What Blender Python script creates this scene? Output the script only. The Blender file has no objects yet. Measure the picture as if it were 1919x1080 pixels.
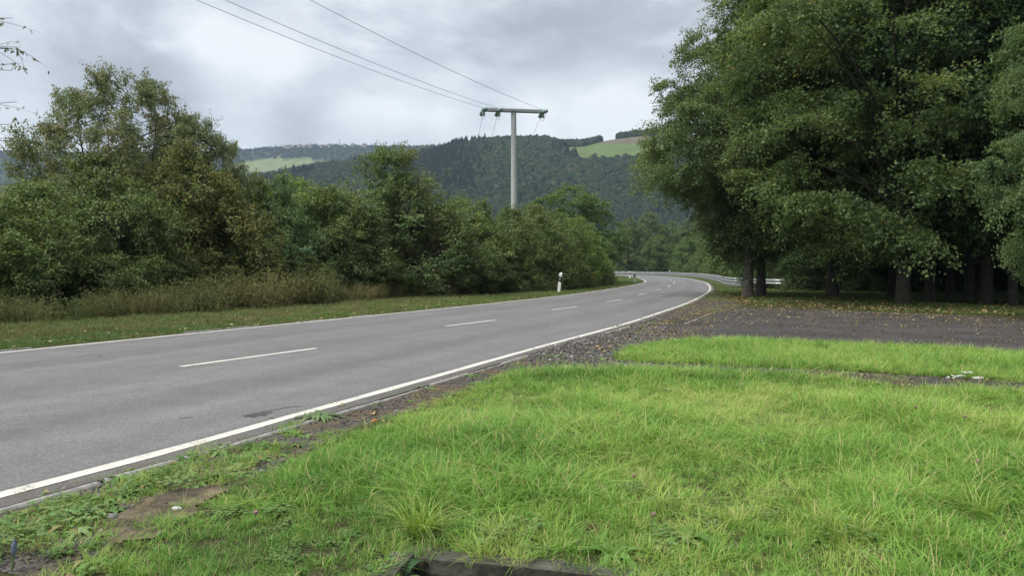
import bpy, bmesh, math, random
import numpy as np
from mathutils import Vector, Matrix, Euler

C = bpy.context.scene
COL = C.collection
random.seed(7)
RNG = np.random.default_rng(7)

# ------------------------------------------------------------------ camera, sky, sun, exposure
F, EYE, HOR = 1386.4, 1.3, 504.0            # focal length in photo pixels, eye height, horizon row
PITCH = math.atan((540 - HOR) / F)
cam_d = bpy.data.cameras.new('camera'); cam = bpy.data.objects.new('camera', cam_d); COL.objects.link(cam)
cam_d.sensor_width = 36; cam_d.lens = 36 * F / 1919; cam_d.clip_start = .05; cam_d.clip_end = 9000
cam.location = (0, 0, EYE); cam.rotation_euler = (math.pi / 2 - PITCH, 0, 0)
C.camera = cam

EXPOSURE = 1.7
C.view_settings.view_transform = 'Standard'; C.view_settings.look = 'None'
C.view_settings.gamma = 1; C.view_settings.use_curve_mapping = False; C.view_settings.exposure = EXPOSURE
C.cycles.use_denoising = True
C.cycles.max_bounces = 6; C.cycles.volume_bounces = 0; C.cycles.diffuse_bounces = 3; C.cycles.transmission_bounces = 3
C.cycles.transparent_max_bounces = 4; C.cycles.glossy_bounces = 2

SUN_AZ, SUN_EL = math.radians(-112), math.radians(62)     # azimuth from the view direction, to the left
SUN_STRENGTH = 1.5
SKY_STRENGTH = .1

w = bpy.data.worlds.new('World'); C.world = w; w.use_nodes = True
nt = w.node_tree; nt.nodes.clear()
def N(t, typ, **kw):
    n = t.nodes.new(typ)
    for k, v in kw.items():
        if k == 'inp':
            for i, val in v.items(): n.inputs[i].default_value = val
        else: setattr(n, k, v)
    return n
def L(t, a, b): t.links.new(a, b)
def MATH(t, op, a, b=None, c=None, clamp=False):
    n = t.nodes.new('ShaderNodeMath'); n.operation = op; n.use_clamp = clamp
    for i, v in enumerate((a, b, c)):
        if v is None: continue
        if hasattr(v, 'is_output'): t.links.new(v, n.inputs[i])
        else: n.inputs[i].default_value = v
    return n.outputs[0]
def VM(t, op, a, b=None):
    n = t.nodes.new('ShaderNodeVectorMath'); n.operation = op
    for i, v in enumerate((a, b)):
        if v is None: continue
        if hasattr(v, 'is_output'): t.links.new(v, n.inputs[i])
        else: n.inputs[i].default_value = v
    return n.outputs['Value' if op in ('DOT_PRODUCT', 'LENGTH') else 'Vector']
def RAMP(t, fac, stops, interp='LINEAR'):
    n = t.nodes.new('ShaderNodeValToRGB'); n.color_ramp.interpolation = interp
    e = n.color_ramp.elements
    while len(e) < len(stops): e.new(.5)
    for el, (p, c) in zip(e, stops): el.position = p; el.color = (*c, 1) if len(c) == 3 else c
    t.links.new(fac, n.inputs[0]); return n.outputs[0]
def MIX(t, fac, a, b, mode='MIX'):
    n = t.nodes.new('ShaderNodeMix'); n.data_type = 'RGBA'; n.blend_type = mode
    for i, v in ((0, fac), (6, a), (7, b)):
        if hasattr(v, 'is_output'): t.links.new(v, n.inputs[i])
        else: n.inputs[i].default_value = v if i == 0 else ((*v, 1) if len(v) == 3 else v)
    return n.outputs[2]
def NOISE(t, vec, scale, detail=4, rough=.55, dist=0):
    n = t.nodes.new('ShaderNodeTexNoise'); n.inputs['Scale'].default_value = scale
    n.inputs['Detail'].default_value = detail; n.inputs['Roughness'].default_value = rough; n.inputs['Distortion'].default_value = dist
    if vec is not None: t.links.new(vec, n.inputs['Vector'])
    return n.outputs['Fac']

def dir_of(px, py):
    u, v = (px - 959.5) / F, (540 - py) / F
    d = Vector((u, math.cos(PITCH) + v * math.sin(PITCH), -math.sin(PITCH) + v * math.cos(PITCH))); d.normalize(); return d
tc = N(nt, 'ShaderNodeTexCoord')
d_ = tc.outputs['Generated']
sp = N(nt, 'ShaderNodeSeparateXYZ'); L(nt, d_, sp.inputs[0])
cb = N(nt, 'ShaderNodeCombineXYZ')                       # clouds seen low over the horizon: billows flattened by the grazing view
L(nt, sp.outputs[0], cb.inputs[0]); L(nt, sp.outputs[1], cb.inputs[1]); L(nt, MATH(nt, 'MULTIPLY', sp.outputs[2], 2.1), cb.inputs[2])
n1 = NOISE(nt, cb.outputs[0], 3.6, 8, .60, .35)
n2 = NOISE(nt, cb.outputs[0], 8, 8, .66, .5)
warp = MATH(nt, 'SUBTRACT', n1, .5)
cl = MATH(nt, 'ADD', MATH(nt, 'MULTIPLY', n1, 1.25), MATH(nt, 'SUBTRACT', MATH(nt, 'MULTIPLY', n2, .5), .37))
# brighter breaks in the cloud sheet and darker rolls: the clouds' own shapes
def lobe(px, py, width, amp):
    dt = VM(nt, 'DOT_PRODUCT', d_, tuple(dir_of(px, py)))
    ang = MATH(nt, 'ARCCOSINE', MATH(nt, 'MINIMUM', dt, .99999))
    ang = MATH(nt, 'ADD', ang, MATH(nt, 'MULTIPLY', warp, width * 2.6))
    f = MATH(nt, 'SUBTRACT', 1.0, MATH(nt, 'DIVIDE', ang, width), clamp=True)
    n = nt.nodes.new('ShaderNodeMapRange'); n.interpolation_type = 'SMOOTHSTEP'; L(nt, f, n.inputs[0])
    return MATH(nt, 'MULTIPLY', n.outputs[0], amp * .95)
for px, py, wd, am in ((405, 80, .085, .42), (530, 115, .10, .34), (720, 185, .085, .34), (830, 195, .09, .30), (1000, 205, .10, .36), (1120, 205, .10, .40), (1195, 215, .08, .3), (640, 205, .06, .16),
                       (20, 270, .10, .26), (110, 105, .08, .14), (440, 272, .08, .16), (250, 85, .11, -.16), (640, 90, .10, -.12), (330, 120, .08, -.14), (760, 110, .13, -.17), (1080, 90, .16, -.16), (930, 120, .12, -.14),
                       (560, 190, .08, -.12), (620, 250, .08, -.06), (180, 190, .10, -.05)):
    cl = MATH(nt, 'ADD', cl, lobe(px, py, wd, am))
CLOUD = 3.3
ccol = RAMP(nt, cl, [(.24, tuple(CLOUD * c for c in (.43, .45, .485))), (.42, tuple(CLOUD * c for c in (.54, .563, .60))), (.56, tuple(CLOUD * c for c in (.67, .705, .75))), (.80, tuple(CLOUD * c for c in (.92, .95, .96)))])
sky = N(nt, 'ShaderNodeTexSky'); sky.sky_type = 'NISHITA'; sky.sun_disc = False
sky.sun_elevation = SUN_EL; sky.sun_rotation = SUN_AZ
mx = MIX(nt, .94, sky.outputs[0], ccol)
bg = N(nt, 'ShaderNodeBackground'); bg.inputs[1].default_value = SKY_STRENGTH
L(nt, mx, bg.inputs[0]); wo = N(nt, 'ShaderNodeOutputWorld'); L(nt, bg.outputs[0], wo.inputs[0])

sd = bpy.data.lights.new('sun', 'SUN'); sun = bpy.data.objects.new('sun', sd); COL.objects.link(sun)
sd.energy = SUN_STRENGTH; sd.angle = math.radians(50); sd.color = (1, .965, .91)
sv = Vector((math.sin(SUN_AZ) * math.cos(SUN_EL), math.cos(SUN_AZ) * math.cos(SUN_EL), math.sin(SUN_EL)))
sun.rotation_euler = sv.to_track_quat('Z', 'Y').to_euler(); sun.location = sv * 300

# ------------------------------------------------------------------ helpers
def gp(px, py):
    u, v = (px - 959.5) / F, (540 - py) / F
    y = math.cos(PITCH) + v * math.sin(PITCH); z = -math.sin(PITCH) + v * math.cos(PITCH)
    t = -EYE / z
    return (u * t, y * t)
def at(px, depth): return (px - 959.5) / F * depth, depth
def zat(py, depth): return (HOR - py) / F * depth + EYE
def tag(o, label=None, cat=None, group=None, kind=None):
    if label: o['label'] = label
    if cat: o['category'] = cat
    if group: o['group'] = group
    if kind: o['kind'] = kind
    return o
def link(o, parent=None):
    COL.objects.link(o)
    if parent is not None: o.parent = parent
    return o
def empty(name, loc, rz=0):
    o = bpy.data.objects.new(name, None); o.empty_display_size = .3; COL.objects.link(o)
    o.location = loc; o.rotation_euler = (0, 0, rz); return o
def mesh_np(name, V, Fc, mat=None, smooth=False):
    """V (n,3), Fc list of (k,m) int arrays"""
    me = bpy.data.meshes.new(name)
    if not isinstance(Fc, list): Fc = [Fc]
    Fc = [np.asarray(f, dtype=np.int32) for f in Fc if len(f)]
    me.vertices.add(len(V)); me.vertices.foreach_set('co', np.asarray(V, dtype=np.float32).ravel())
    idx = np.concatenate([f.ravel() for f in Fc]); tot = np.concatenate([np.full(len(f), f.shape[1], dtype=np.int32) for f in Fc])
    st = np.concatenate(([0], np.cumsum(tot)[:-1])).astype(np.int32)
    me.loops.add(len(idx)); me.loops.foreach_set('vertex_index', idx)
    me.polygons.add(len(tot)); me.polygons.foreach_set('loop_start', st); me.polygons.foreach_set('loop_total', tot)
    if smooth: me.polygons.foreach_set('use_smooth', np.ones(len(tot), dtype=bool))
    me.update(calc_edges=True); me.validate()
    if mat: me.materials.append(mat)
    return me
def obj(name, me, parent=None): return link(bpy.data.objects.new(name, me), parent)
def bm_obj(name, bm, mat, parent=None, smooth=False):
    me = bpy.data.meshes.new(name); bm.normal_update(); bm.to_mesh(me); bm.free()
    if mat: me.materials.append(mat)
    if smooth:
        for p in me.polygons: p.use_smooth = True
    return obj(name, me, parent)
def box(bm, c, s, rot=None, bevel=0):
    r = bmesh.ops.create_cube(bm, size=1)['verts']
    bmesh.ops.scale(bm, vec=s, verts=r)
    if rot is not None: bmesh.ops.rotate(bm, cent=(0, 0, 0), matrix=rot, verts=r)
    bmesh.ops.translate(bm, vec=c, verts=r)
    return r
def copy_tree(o, parent=None):
    c = o.copy(); COL.objects.link(c)
    if parent is not None: c.parent = parent
    for ch in list(o.children): copy_tree(ch, c)
    return c

_lat = np.random.default_rng(3).random((256, 256))
def vnoise(x, y, s=1.0, oct=3):
    x = np.asarray(x, float) * s; y = np.asarray(y, float) * s; out = 0; amp = 1; tot = 0
    for _ in range(oct):
        xi = np.floor(x).astype(int); yi = np.floor(y).astype(int); fx = x - xi; fy = y - yi
        fx = fx * fx * (3 - 2 * fx); fy = fy * fy * (3 - 2 * fy)
        g = lambda a, b: _lat[a % 256, b % 256]
        out = out + amp * ((g(xi, yi) * (1 - fx) + g(xi + 1, yi) * fx) * (1 - fy) + (g(xi, yi + 1) * (1 - fx) + g(xi + 1, yi + 1) * fx) * fy)
        tot += amp; amp *= .5; x = x * 2.03 + 17.3; y = y * 2.03 + 5.1
    return out / tot
def S(t): t = np.clip(t, 0, 1); return t * t * (3 - 2 * t)
def inpoly(X, Y, poly):
    P = np.asarray(poly); ins = np.zeros(len(X), bool); n = len(P); j = n - 1
    for i in range(n):
        xi, yi = P[i]; xj, yj = P[j]
        with np.errstate(divide='ignore', invalid='ignore'):
            c = ((yi > Y) != (yj > Y)) & (X < (xj - xi) * (Y - yi) / (yj - yi + 1e-12) + xi)
        ins ^= c; j = i
    return ins
def to_px(X, Y, Z=0):
    """photo pixel of a world point: used only to look up which zone of the ground a spot belongs to"""
    cp, s_ = math.cos(PITCH), math.sin(PITCH)
    dz = Z - EYE; f = Y * cp - dz * s_; u = Y * s_ + dz * cp
    return 959.5 + F * X / f, 540 - F * u / f
def spline(P, step):
    """catmull-rom through P, resampled evenly"""
    P = np.asarray(P, float); Q = np.vstack((2 * P[0] - P[1], P, 2 * P[-1] - P[-2])); out = []
    for i in range(1, len(Q) - 2):
        t = np.linspace(0, 1, 40, endpoint=False)[:, None]
        a, b, c, d = Q[i - 1], Q[i], Q[i + 1], Q[i + 2]
        out.append(.5 * ((2 * b) + (-a + c) * t + (2 * a - 5 * b + 4 * c - d) * t ** 2 + (-a + 3 * b - 3 * c + d) * t ** 3))
    out = np.vstack(out + [P[-1:]])
    s = np.concatenate(([0], np.cumsum(np.linalg.norm(np.diff(out, axis=0), axis=1))))
    n = max(2, int(s[-1] / step)); q = np.linspace(0, s[-1], n)
    return np.stack([np.interp(q, s, out[:, k]) for k in range(out.shape[1])], 1)
def normals(P):
    T = np.gradient(P, axis=0); T /= np.maximum(np.linalg.norm(T, axis=1), 1e-9)[:, None]
    return T, np.stack((-T[:, 1], T[:, 0]), 1)

# ------------------------------------------------------------------ materials
def newmat(name):
    m = bpy.data.materials.new(name); m.use_nodes = True; t = m.node_tree; t.nodes.clear()
    o = N(t, 'ShaderNodeOutputMaterial'); return m, t, o
def principled(t, o, col, rough=.8, spec=.3, bump=None, bstr=.4, bdist=.02, metal=0):
    b = N(t, 'ShaderNodeBsdfPrincipled')
    b.inputs['Specular IOR Level'].default_value = spec; b.inputs['Metallic'].default_value = metal
    for k, v in (('Base Color', col), ('Roughness', rough)):
        if hasattr(v, 'is_output'): L(t, v, b.inputs[k])
        else: b.inputs[k].default_value = (*v, 1) if k == 'Base Color' else v
    if bump is not None:
        bn = N(t, 'ShaderNodeBump'); bn.inputs['Strength'].default_value = bstr; bn.inputs['Distance'].default_value = bdist
        L(t, bump, bn.inputs['Height']); L(t, bn.outputs[0], b.inputs['Normal'])
    L(t, b.outputs[0], o.inputs['Surface']); return b
def objco(t): return N(t, 'ShaderNodeTexCoord').outputs['Object']
def geopos(t): return N(t, 'ShaderNodeNewGeometry').outputs['Position']

def leaf_mat(name, stops, transl=.3, rough=.55, spec=.25, patch=None, pscale=.5, tcol=1.25):
    m, t, o = newmat(name)
    g = N(t, 'ShaderNodeNewGeometry'); col = RAMP(t, g.outputs['Random Per Island'], stops)
    oi = N(t, 'ShaderNodeObjectInfo')
    if patch:
        v = VM(t, 'ADD', objco(t), None)
        vm = t.nodes[-1]; r = N(t, 'ShaderNodeCombineXYZ')
        mu = MATH(t, 'MULTIPLY', oi.outputs['Random'], 60.0); L(t, mu, r.inputs[0]); L(t, r.outputs[0], vm.inputs[1])
        nz = NOISE(t, vm.outputs[0], pscale, 3)
        f = N(t, 'ShaderNodeMapRange', inp={1: .47, 2: .68}); L(t, nz, f.inputs[0])
        col = MIX(t, f.outputs[0], col, MIX(t, .55, col, patch))
    col = MIX(t, 1.0, col, oi.outputs['Color'], 'MULTIPLY')
    b = principled(t, o, col, rough, spec)
    tr = N(t, 'ShaderNodeBsdfTranslucent'); L(t, MIX(t, 1.0, col, (tcol, tcol * .98, tcol * .6), 'MULTIPLY'), tr.inputs[0])
    mxs = N(t, 'ShaderNodeMixShader'); mxs.inputs[0].default_value = transl
    L(t, b.outputs[0], mxs.inputs[1]); L(t, tr.outputs[0], mxs.inputs[2]); L(t, mxs.outputs[0], o.inputs[0])
    return m
def simple(name, c1, c2, scale=8, rough=.8, spec=.3, bump=.3, bdist=.01, metal=0, detail=5):
    m, t, o = newmat(name); v = objco(t); n = NOISE(t, v, scale, detail, .6)
    principled(t, o, RAMP(t, n, [(.3, c1), (.7, c2)]), rough, spec, n, bump, bdist, metal); return m
def tint_mat(name, stops, dry, transl=.35, rough=.5, spec=.3, island=.35):
    """blades: the colour comes from the tuft's own tint value, plus a little from blade to blade"""
    m, t, o = newmat(name)
    a = N(t, 'ShaderNodeAttribute'); a.attribute_type = 'INSTANCER'; a.attribute_name = 'tint'
    g = N(t, 'ShaderNodeNewGeometry')
    f = MATH(t, 'ADD', a.outputs['Fac'], MATH(t, 'MULTIPLY', MATH(t, 'SUBTRACT', g.outputs['Random Per Island'], .5), island), clamp=True)
    col = RAMP(t, f, stops)
    rr = MATH(t, 'FRACT', MATH(t, 'MULTIPLY', g.outputs['Random Per Island'], 37.7))
    isdry = MATH(t, 'GREATER_THAN', rr, .93)
    col = MIX(t, isdry, col, dry)
    b = principled(t, o, col, rough, spec)
    tr = N(t, 'ShaderNodeBsdfTranslucent'); L(t, col, tr.inputs[0])
    mxs = N(t, 'ShaderNodeMixShader'); mxs.inputs[0].default_value = transl
    L(t, b.outputs[0], mxs.inputs[1]); L(t, tr.outputs[0], mxs.inputs[2]); L(t, mxs.outputs[0], o.inputs[0])
    return m

M = {}
# asphalt
m, t, o = newmat('asphalt'); p = geopos(t)
uv = N(t, 'ShaderNodeAttribute'); uv.attribute_name = 'across'
sx = N(t, 'ShaderNodeSeparateXYZ'); L(t, uv.outputs['Vector'], sx.inputs[0])
big = NOISE(t, p, .35, 5, .6); mid = NOISE(t, p, 2.2, 5, .6); fine = NOISE(t, p, 70, 3, .7)
sv_ = N(t, 'ShaderNodeCombineXYZ'); L(t, MATH(t, 'MULTIPLY', sx.outputs[0], 9.0), sv_.inputs[0]); L(t, MATH(t, 'MULTIPLY', sx.outputs[1], .12), sv_.inputs[1])
streak = NOISE(t, sv_.outputs[0], 1.6, 5, .6)
ab = MATH(t, 'ABSOLUTE', MATH(t, 'SUBTRACT', MATH(t, 'FRACT', MATH(t, 'MULTIPLY', sx.outputs[0], 2.0)), .5))
trk = RAMP(t, ab, [(.02, (.90, .90, .90)), (.20, (1.05, 1.05, 1.055)), (.34, (1.03, 1.03, 1.03)), (.5, (.93, .925, .92))], 'EASE')
col = RAMP(t, big, [(.3, (.131, .130, .129)), (.7, (.174, .173, .172))])
col = MIX(t, .5, col, RAMP(t, mid, [(.3, (.124, .123, .120)), (.7, (.188, .187, .185))]))
col = MIX(t, 1, col, trk, 'MULTIPLY'); col = MIX(t, 1, col, RAMP(t, streak, [(.25, (.84, .84, .84)), (.75, (1.14, 1.14, 1.14))]), 'MULTIPLY')
stn = RAMP(t, NOISE(t, p, 1.1, 7, .7), [(.60, (1, 1, 1)), (.72, (.74, .73, .72))]); col = MIX(t, 1, col, stn, 'MULTIPLY')
ed_ = MATH(t, 'ABSOLUTE', MATH(t, 'SUBTRACT', sx.outputs[0], .5))
dirt = MATH(t, 'MULTIPLY', RAMP(t, ed_, [(.44, (0, 0, 0)), (.5, (1, 1, 1))]), RAMP(t, mid, [(.35, (.15, .15, .15)), (.65, (.9, .9, .9))]))
col = MIX(t, dirt, col, (.085, .072, .058))
vo = N(t, 'ShaderNodeTexVoronoi'); vo.inputs['Scale'].default_value = 70; L(t, p, vo.inputs['Vector'])
col = MIX(t, .6, col, RAMP(t, vo.outputs['Color'], [(.25, (.6, .6, .6)), (.6, (1, 1, 1)), (.9, (1.4, 1.39, 1.37))]), 'MULTIPLY')
principled(t, o, col, .72, .35, fine, .5, .004); M['asphalt'] = m
# old lot asphalt
m, t, o = newmat('old_asphalt'); p = geopos(t)
col = RAMP(t, NOISE(t, p, .8, 5, .6), [(.3, (.040, .036, .033)), (.7, (.078, .072, .067))])
vo = N(t, 'ShaderNodeTexVoronoi'); vo.inputs['Scale'].default_value = 45; L(t, p, vo.inputs['Vector'])
col = MIX(t, .7, col, RAMP(t, vo.outputs['Color'], [(.25, (.55, .55, .55)), (.6, (1, 1, 1)), (.9, (1.5, 1.45, 1.4))]), 'MULTIPLY')
principled(t, o, col, .85, .3, NOISE(t, p, 50, 4, .7), .6, .006); M['lot'] = m
# gravel and soil of the verge
m, t, o = newmat('gravel_soil'); p = geopos(t)
vo = N(t, 'ShaderNodeTexVoronoi'); vo.inputs['Scale'].default_value = 60; L(t, p, vo.inputs['Vector'])
st = RAMP(t, vo.outputs['Color'], [(.2, (.035, .031, .028)), (.55, (.075, .068, .061)), (.85, (.14, .13, .12))])
soil = RAMP(t, NOISE(t, p, 9, 5, .65), [(.3, (.05, .038, .028)), (.7, (.17, .125, .08))])
f = RAMP(t, NOISE(t, p, 1.7, 4, .6), [(.45, (0, 0, 0)), (.6, (1, 1, 1))])
principled(t, o, MIX(t, f, st, soil), .95, .2, MATH(t, 'SUBTRACT', 1.0, vo.outputs['Distance']), .8, .012); M['gravel'] = m
# soil under grass, vertex colour from the ground mesh
m, t, o = newmat('soil'); p = geopos(t)
a = N(t, 'ShaderNodeAttribute'); a.attribute_name = 'col'
nz = NOISE(t, p, 2.2, 6, .65); nf = NOISE(t, p, .045, 4)
k = RAMP(t, nz, [(.25, (.5, .5, .5)), (.75, (1.45, 1.4, 1.3))])
k2 = RAMP(t, nf, [(.3, (.75, .75, .75)), (.7, (1.2, 1.2, 1.2))])
principled(t, o, MIX(t, 1, MIX(t, 1, a.outputs['Color'], k, 'MULTIPLY'), k2, 'MULTIPLY'), .95, .1, nz, .6, .03); M['soil'] = m
# road paint: worn white
m, t, o = newmat('road_paint'); p = geopos(t)
wn = MATH(t, 'ADD', MATH(t, 'MULTIPLY', NOISE(t, p, 30, 6, .75), .7), MATH(t, 'MULTIPLY', NOISE(t, p, 2.5, 4, .6), .3))
col = RAMP(t, wn, [(.36, (.17, .165, .155)), (.45, (.52, .50, .45)), (.7, (.70, .685, .63))])
principled(t, o, col, .7, .3, wn, .2, .003); M['paint'] = m
M['edging'] = simple('edging_concrete', (.17, .165, .155), (.38, .37, .35), 22, .9, .2, .5, .006)
M['pit'] = simple('mossy_concrete', (.03, .031, .024), (.12, .115, .092), 9, .95, .2, .8, .02)
M['patch'] = simple('dark_patch', (.05, .05, .05), (.10, .10, .10), 30, .9, .2)
M['bark'] = simple('bark', (.05, .044, .036), (.20, .18, .15), 7, .95, .15, 1.0, .05)
M['bark2'] = simple('bark_dark', (.03, .026, .022), (.09, .078, .062), 9, .95, .15, .8, .04)
M['concrete'] = simple('pole_concrete', (.40, .42, .40), (.52, .54, .51), 6, .8, .2, .2, .01)
M['arm'] = simple('galvanised_arm', (.28, .30, .30), (.40, .42, .42), 6, .55, .4, .05, .005, .2)
M['insulator'] = simple('insulator_glass', (.20, .33, .31), (.30, .45, .42), 5, .2, .6, .02)
M['wire'] = simple('wire', (.20, .21, .22), (.30, .31, .32), 4, .6, .3, 0)
M['zinc'] = simple('galvanised_steel', (.34, .355, .36), (.50, .515, .51), 5, .42, .5, .08, .004, .55)
M['zinc2'] = simple('galvanised_post', (.16, .16, .15), (.26, .26, .25), 7, .6, .4, .1, .004, .3)
M['white'] = simple('white_plastic', (.78, .79, .74), (.86, .86, .82), 9, .5, .35, .05)
M['black'] = simple('black_plastic', (.015, .015, .016), (.028, .028, .028), 9, .45, .35, .05)
M['reflector'] = simple('reflector', (.45, .46, .46), (.62, .63, .63), 9, .25, .6, .02)
M['stone'] = simple('stone', (.10, .095, .09), (.30, .29, .27), 14, .9, .2, .5, .01)
M['pale'] = simple('pale_stone', (.36, .35, .33), (.55, .54, .51), 14, .9, .2, .5, .01)
M['wall'] = simple('house_wall', (.45, .44, .43), (.62, .61, .59), .5, .9, .2, 0)
M['roofing'] = simple('house_roof', (.10, .085, .08), (.18, .14, .12), .5, .9, .2, 0)

G3 = lambda *a: a
M['leaf_big'] = leaf_mat('leaf_maple', [(0, (0.073, 0.122, 0.049)), (.5, (0.106, 0.166, 0.065)), (.93, (0.156, 0.224, 0.084)), (.99, (0.250, 0.256, 0.095)), (1, (0.400, 0.243, 0.068))], .36, patch=(0.250, 0.301, 0.101), pscale=.33)
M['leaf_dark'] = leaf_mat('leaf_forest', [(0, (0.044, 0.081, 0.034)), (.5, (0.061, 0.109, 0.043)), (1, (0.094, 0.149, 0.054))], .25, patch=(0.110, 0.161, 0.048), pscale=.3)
M['leaf_mid'] = leaf_mat('leaf_mid', [(0, (0.086, 0.140, 0.056)), (.5, (0.127, 0.189, 0.075)), (.95, (0.184, 0.244, 0.094)), (1, (0.287, 0.256, 0.100))], .30, patch=(0.230, 0.268, 0.106), pscale=.5)
M['leaf_shrub'] = leaf_mat('leaf_shrub', [(0, (0.092, 0.150, 0.060)), (.45, (0.130, 0.202, 0.077)), (.85, (0.194, 0.280, 0.102)), (.95, (0.259, 0.273, 0.120)), (1, (0.292, 0.221, 0.102))], .28, patch=(0.227, 0.240, 0.102), pscale=.9)
M['leaf_sparse'] = leaf_mat('leaf_autumn', [(0, (0.105, 0.165, 0.077)), (.5, (0.147, 0.210, 0.100)), (.78, (0.200, 0.241, 0.112)), (.93, (0.304, 0.267, 0.138)), (1, (0.357, 0.241, 0.150))], .32, patch=(0.315, 0.279, 0.150), pscale=.55)
M['grass'] = tint_mat('grass_blade', [(0, (0.116, 0.259, 0.046)), (.4, (0.209, 0.399, 0.067)), (.75, (0.341, 0.518, 0.102)), (1, (0.527, 0.560, 0.189))], (0.600, 0.504, 0.246), .38)
M['verge'] = tint_mat('verge_blade', [(0, (.07, .14, .035)), (.45, (.12, .215, .045)), (.75, (.20, .27, .07)), (1, (.29, .29, .12))], (.30, .24, .11), .33)
M['weed'] = tint_mat('weed_leaf', [(0, (0.068, 0.162, 0.032)), (.5, (0.128, 0.243, 0.059)), (1, (0.208, 0.315, 0.112))], (0.264, 0.252, 0.084), .28)
M['straw'] = tint_mat('dry_weeds', [(0, (0.137, 0.167, 0.063)), (.35, (0.210, 0.207, 0.084)), (.7, (0.294, 0.253, 0.116)), (1, (0.378, 0.322, 0.158))], (0.126, 0.184, 0.063), .3, .7, .15)
M['hillwood'] = None

# ------------------------------------------------------------------ road geometry (plan, metres)
Rp = [(-34, -60), (-21, -34), (-12.4, -15.5), (-6.1, -2.5), (-2.89, 4.18), (-1.95, 6.3), (.38, 11.93), (3.26, 18.8), (8.1, 32.2), (13.4, 50), (19.3, 75), (24.6, 106), (27.1, 128.7), (27.6, 150), (24, 178), (14, 202), (-3, 222)]
Lp = [(-40, -56.5), (-27.2, -31), (-18.7, -12.6), (-12.5, .4), (-7.8, 11.26), (-5.5, 16.5), (-1.1, 26.5), (4.06, 40), (10.6, 62), (14.1, 78.3), (17.9, 106), (19.9, 128), (19.9, 148), (16.8, 172), (8.5, 194), (-6, 214), (-30, 232)]
RS = spline(Rp, .5); LS = spline(Lp, .5)
n_st = len(RS)
LS2 = np.zeros_like(RS)
sR = np.linspace(0, 1, n_st)
TR, NR = normals(RS)
# partner of every right station: the nearest point of the left edge, kept monotone
j0 = 0
for i in range(n_st):
    dd = np.linalg.norm(LS[j0:j0 + 60] - RS[i], axis=1); j0 = j0 + int(np.argmin(dd)); LS2[i] = LS[j0]
kk = 9; ker = np.ones(kk) / kk
LS2 = np.stack([np.convolve(np.pad(LS2[:, c], kk // 2, mode='edge'), ker, 'valid') for c in (0, 1)], 1)
TL, NL = normals(LS2)
MID = (RS + LS2) / 2
def strip(name, A, B, z, mat, parent=None):
    """sheet between two polylines"""
    n = len(A); V = np.zeros((2 * n, 3)); V[0::2, :2] = A; V[1::2, :2] = B; V[:, 2] = z
    i = np.arange(n - 1) * 2
    return obj(name, mesh_np(name, V, np.stack((i, i + 1, i + 3, i + 2), 1)[:, ::-1], mat), parent)
def ragged(n, amp, sc=6.0, seed=0):
    return (vnoise(np.arange(n) * .5, np.full(n, seed * 13.7), sc * .2, 3) - .5) * 2 * amp
road = strip('road', RS - NR * (.228 + ragged(n_st, .022, 8, 1))[:, None], LS2 + NL * (.20 + ragged(n_st, .06, 8, 2))[:, None], .014, M['asphalt'])
road['kind'] = 'structure'
sst = np.concatenate(([0], np.cumsum(np.linalg.norm(np.diff(RS, axis=0), axis=1)))); acr = np.zeros((2 * n_st, 3), np.float32); acr[0::2, 0] = 0; acr[1::2, 0] = 1; acr[0::2, 1] = sst; acr[1::2, 1] = sst
aa_ = road.data.attributes.new('across', 'FLOAT_VECTOR', 'POINT'); aa_.data.foreach_set('vector', acr.ravel())
def zig(n, seed, a=.006): return np.random.default_rng(seed).normal(0, a, n)[:, None]
strip('edge_line', RS + NR * (.06 + zig(n_st, 1)), RS + NR * (-.06 + zig(n_st, 2)), .018, M['paint'], road)
strip('edge_line', LS2 + NL * (.06 + zig(n_st, 3)), LS2 + NL * (-.06 + zig(n_st, 4)), .018, M['paint'], road)
sM = np.concatenate(([0], np.cumsum(np.linalg.norm(np.diff(MID, axis=0), axis=1))))
def mid_at(s): return np.stack([np.interp(s, sM, MID[:, 0]), np.interp(s, sM, MID[:, 1])], -1)
# dashes: ends measured on the photo, then a steady rhythm
def s_near(p): return sM[np.argmin(np.linalg.norm(MID - np.array(p), axis=1))]
ends = [(gp(338, 690), gp(593, 655)), (gp(836, 613), gp(928, 601.5)), (gp(1034, 582), gp(1082, 576)), (gp(1136, 566), gp(1166, 562.3)), (gp(1196, 553.5), gp(1212, 550.5)), (gp(1228, 544.5), gp(1238, 542.5))]
off = []
for a_, b_ in ends:
    A, B = np.array(a_), np.array(b_); dv = (B - A) / np.linalg.norm(B - A); nn = np.array((-dv[1], dv[0])) * .055
    q = np.linspace(0, 1, 6)[:, None]; P = A + (B - A) * q
    strip('lane_dash', P - nn, P + nn, .018, M['paint'], road)
last = s_near(ends[-1][1])
s = last + 6.5
while s < sM[-1] - 20:
    P = mid_at(np.linspace(s, s + 3.6, 6)); T_, N_ = normals(P)
    strip('lane_dash', P - N_ * .055, P + N_ * .055, .018, M['paint'], road); s += 9.6
s = s_near(ends[0][0]) - 6.5
while s > 5:
    P = mid_at(np.linspace(s - 2.6, s, 6)); T_, N_ = normals(P)
    strip('lane_dash', P - N_ * .055, P + N_ * .055, .018, M['paint'], road); s -= 8
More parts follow.
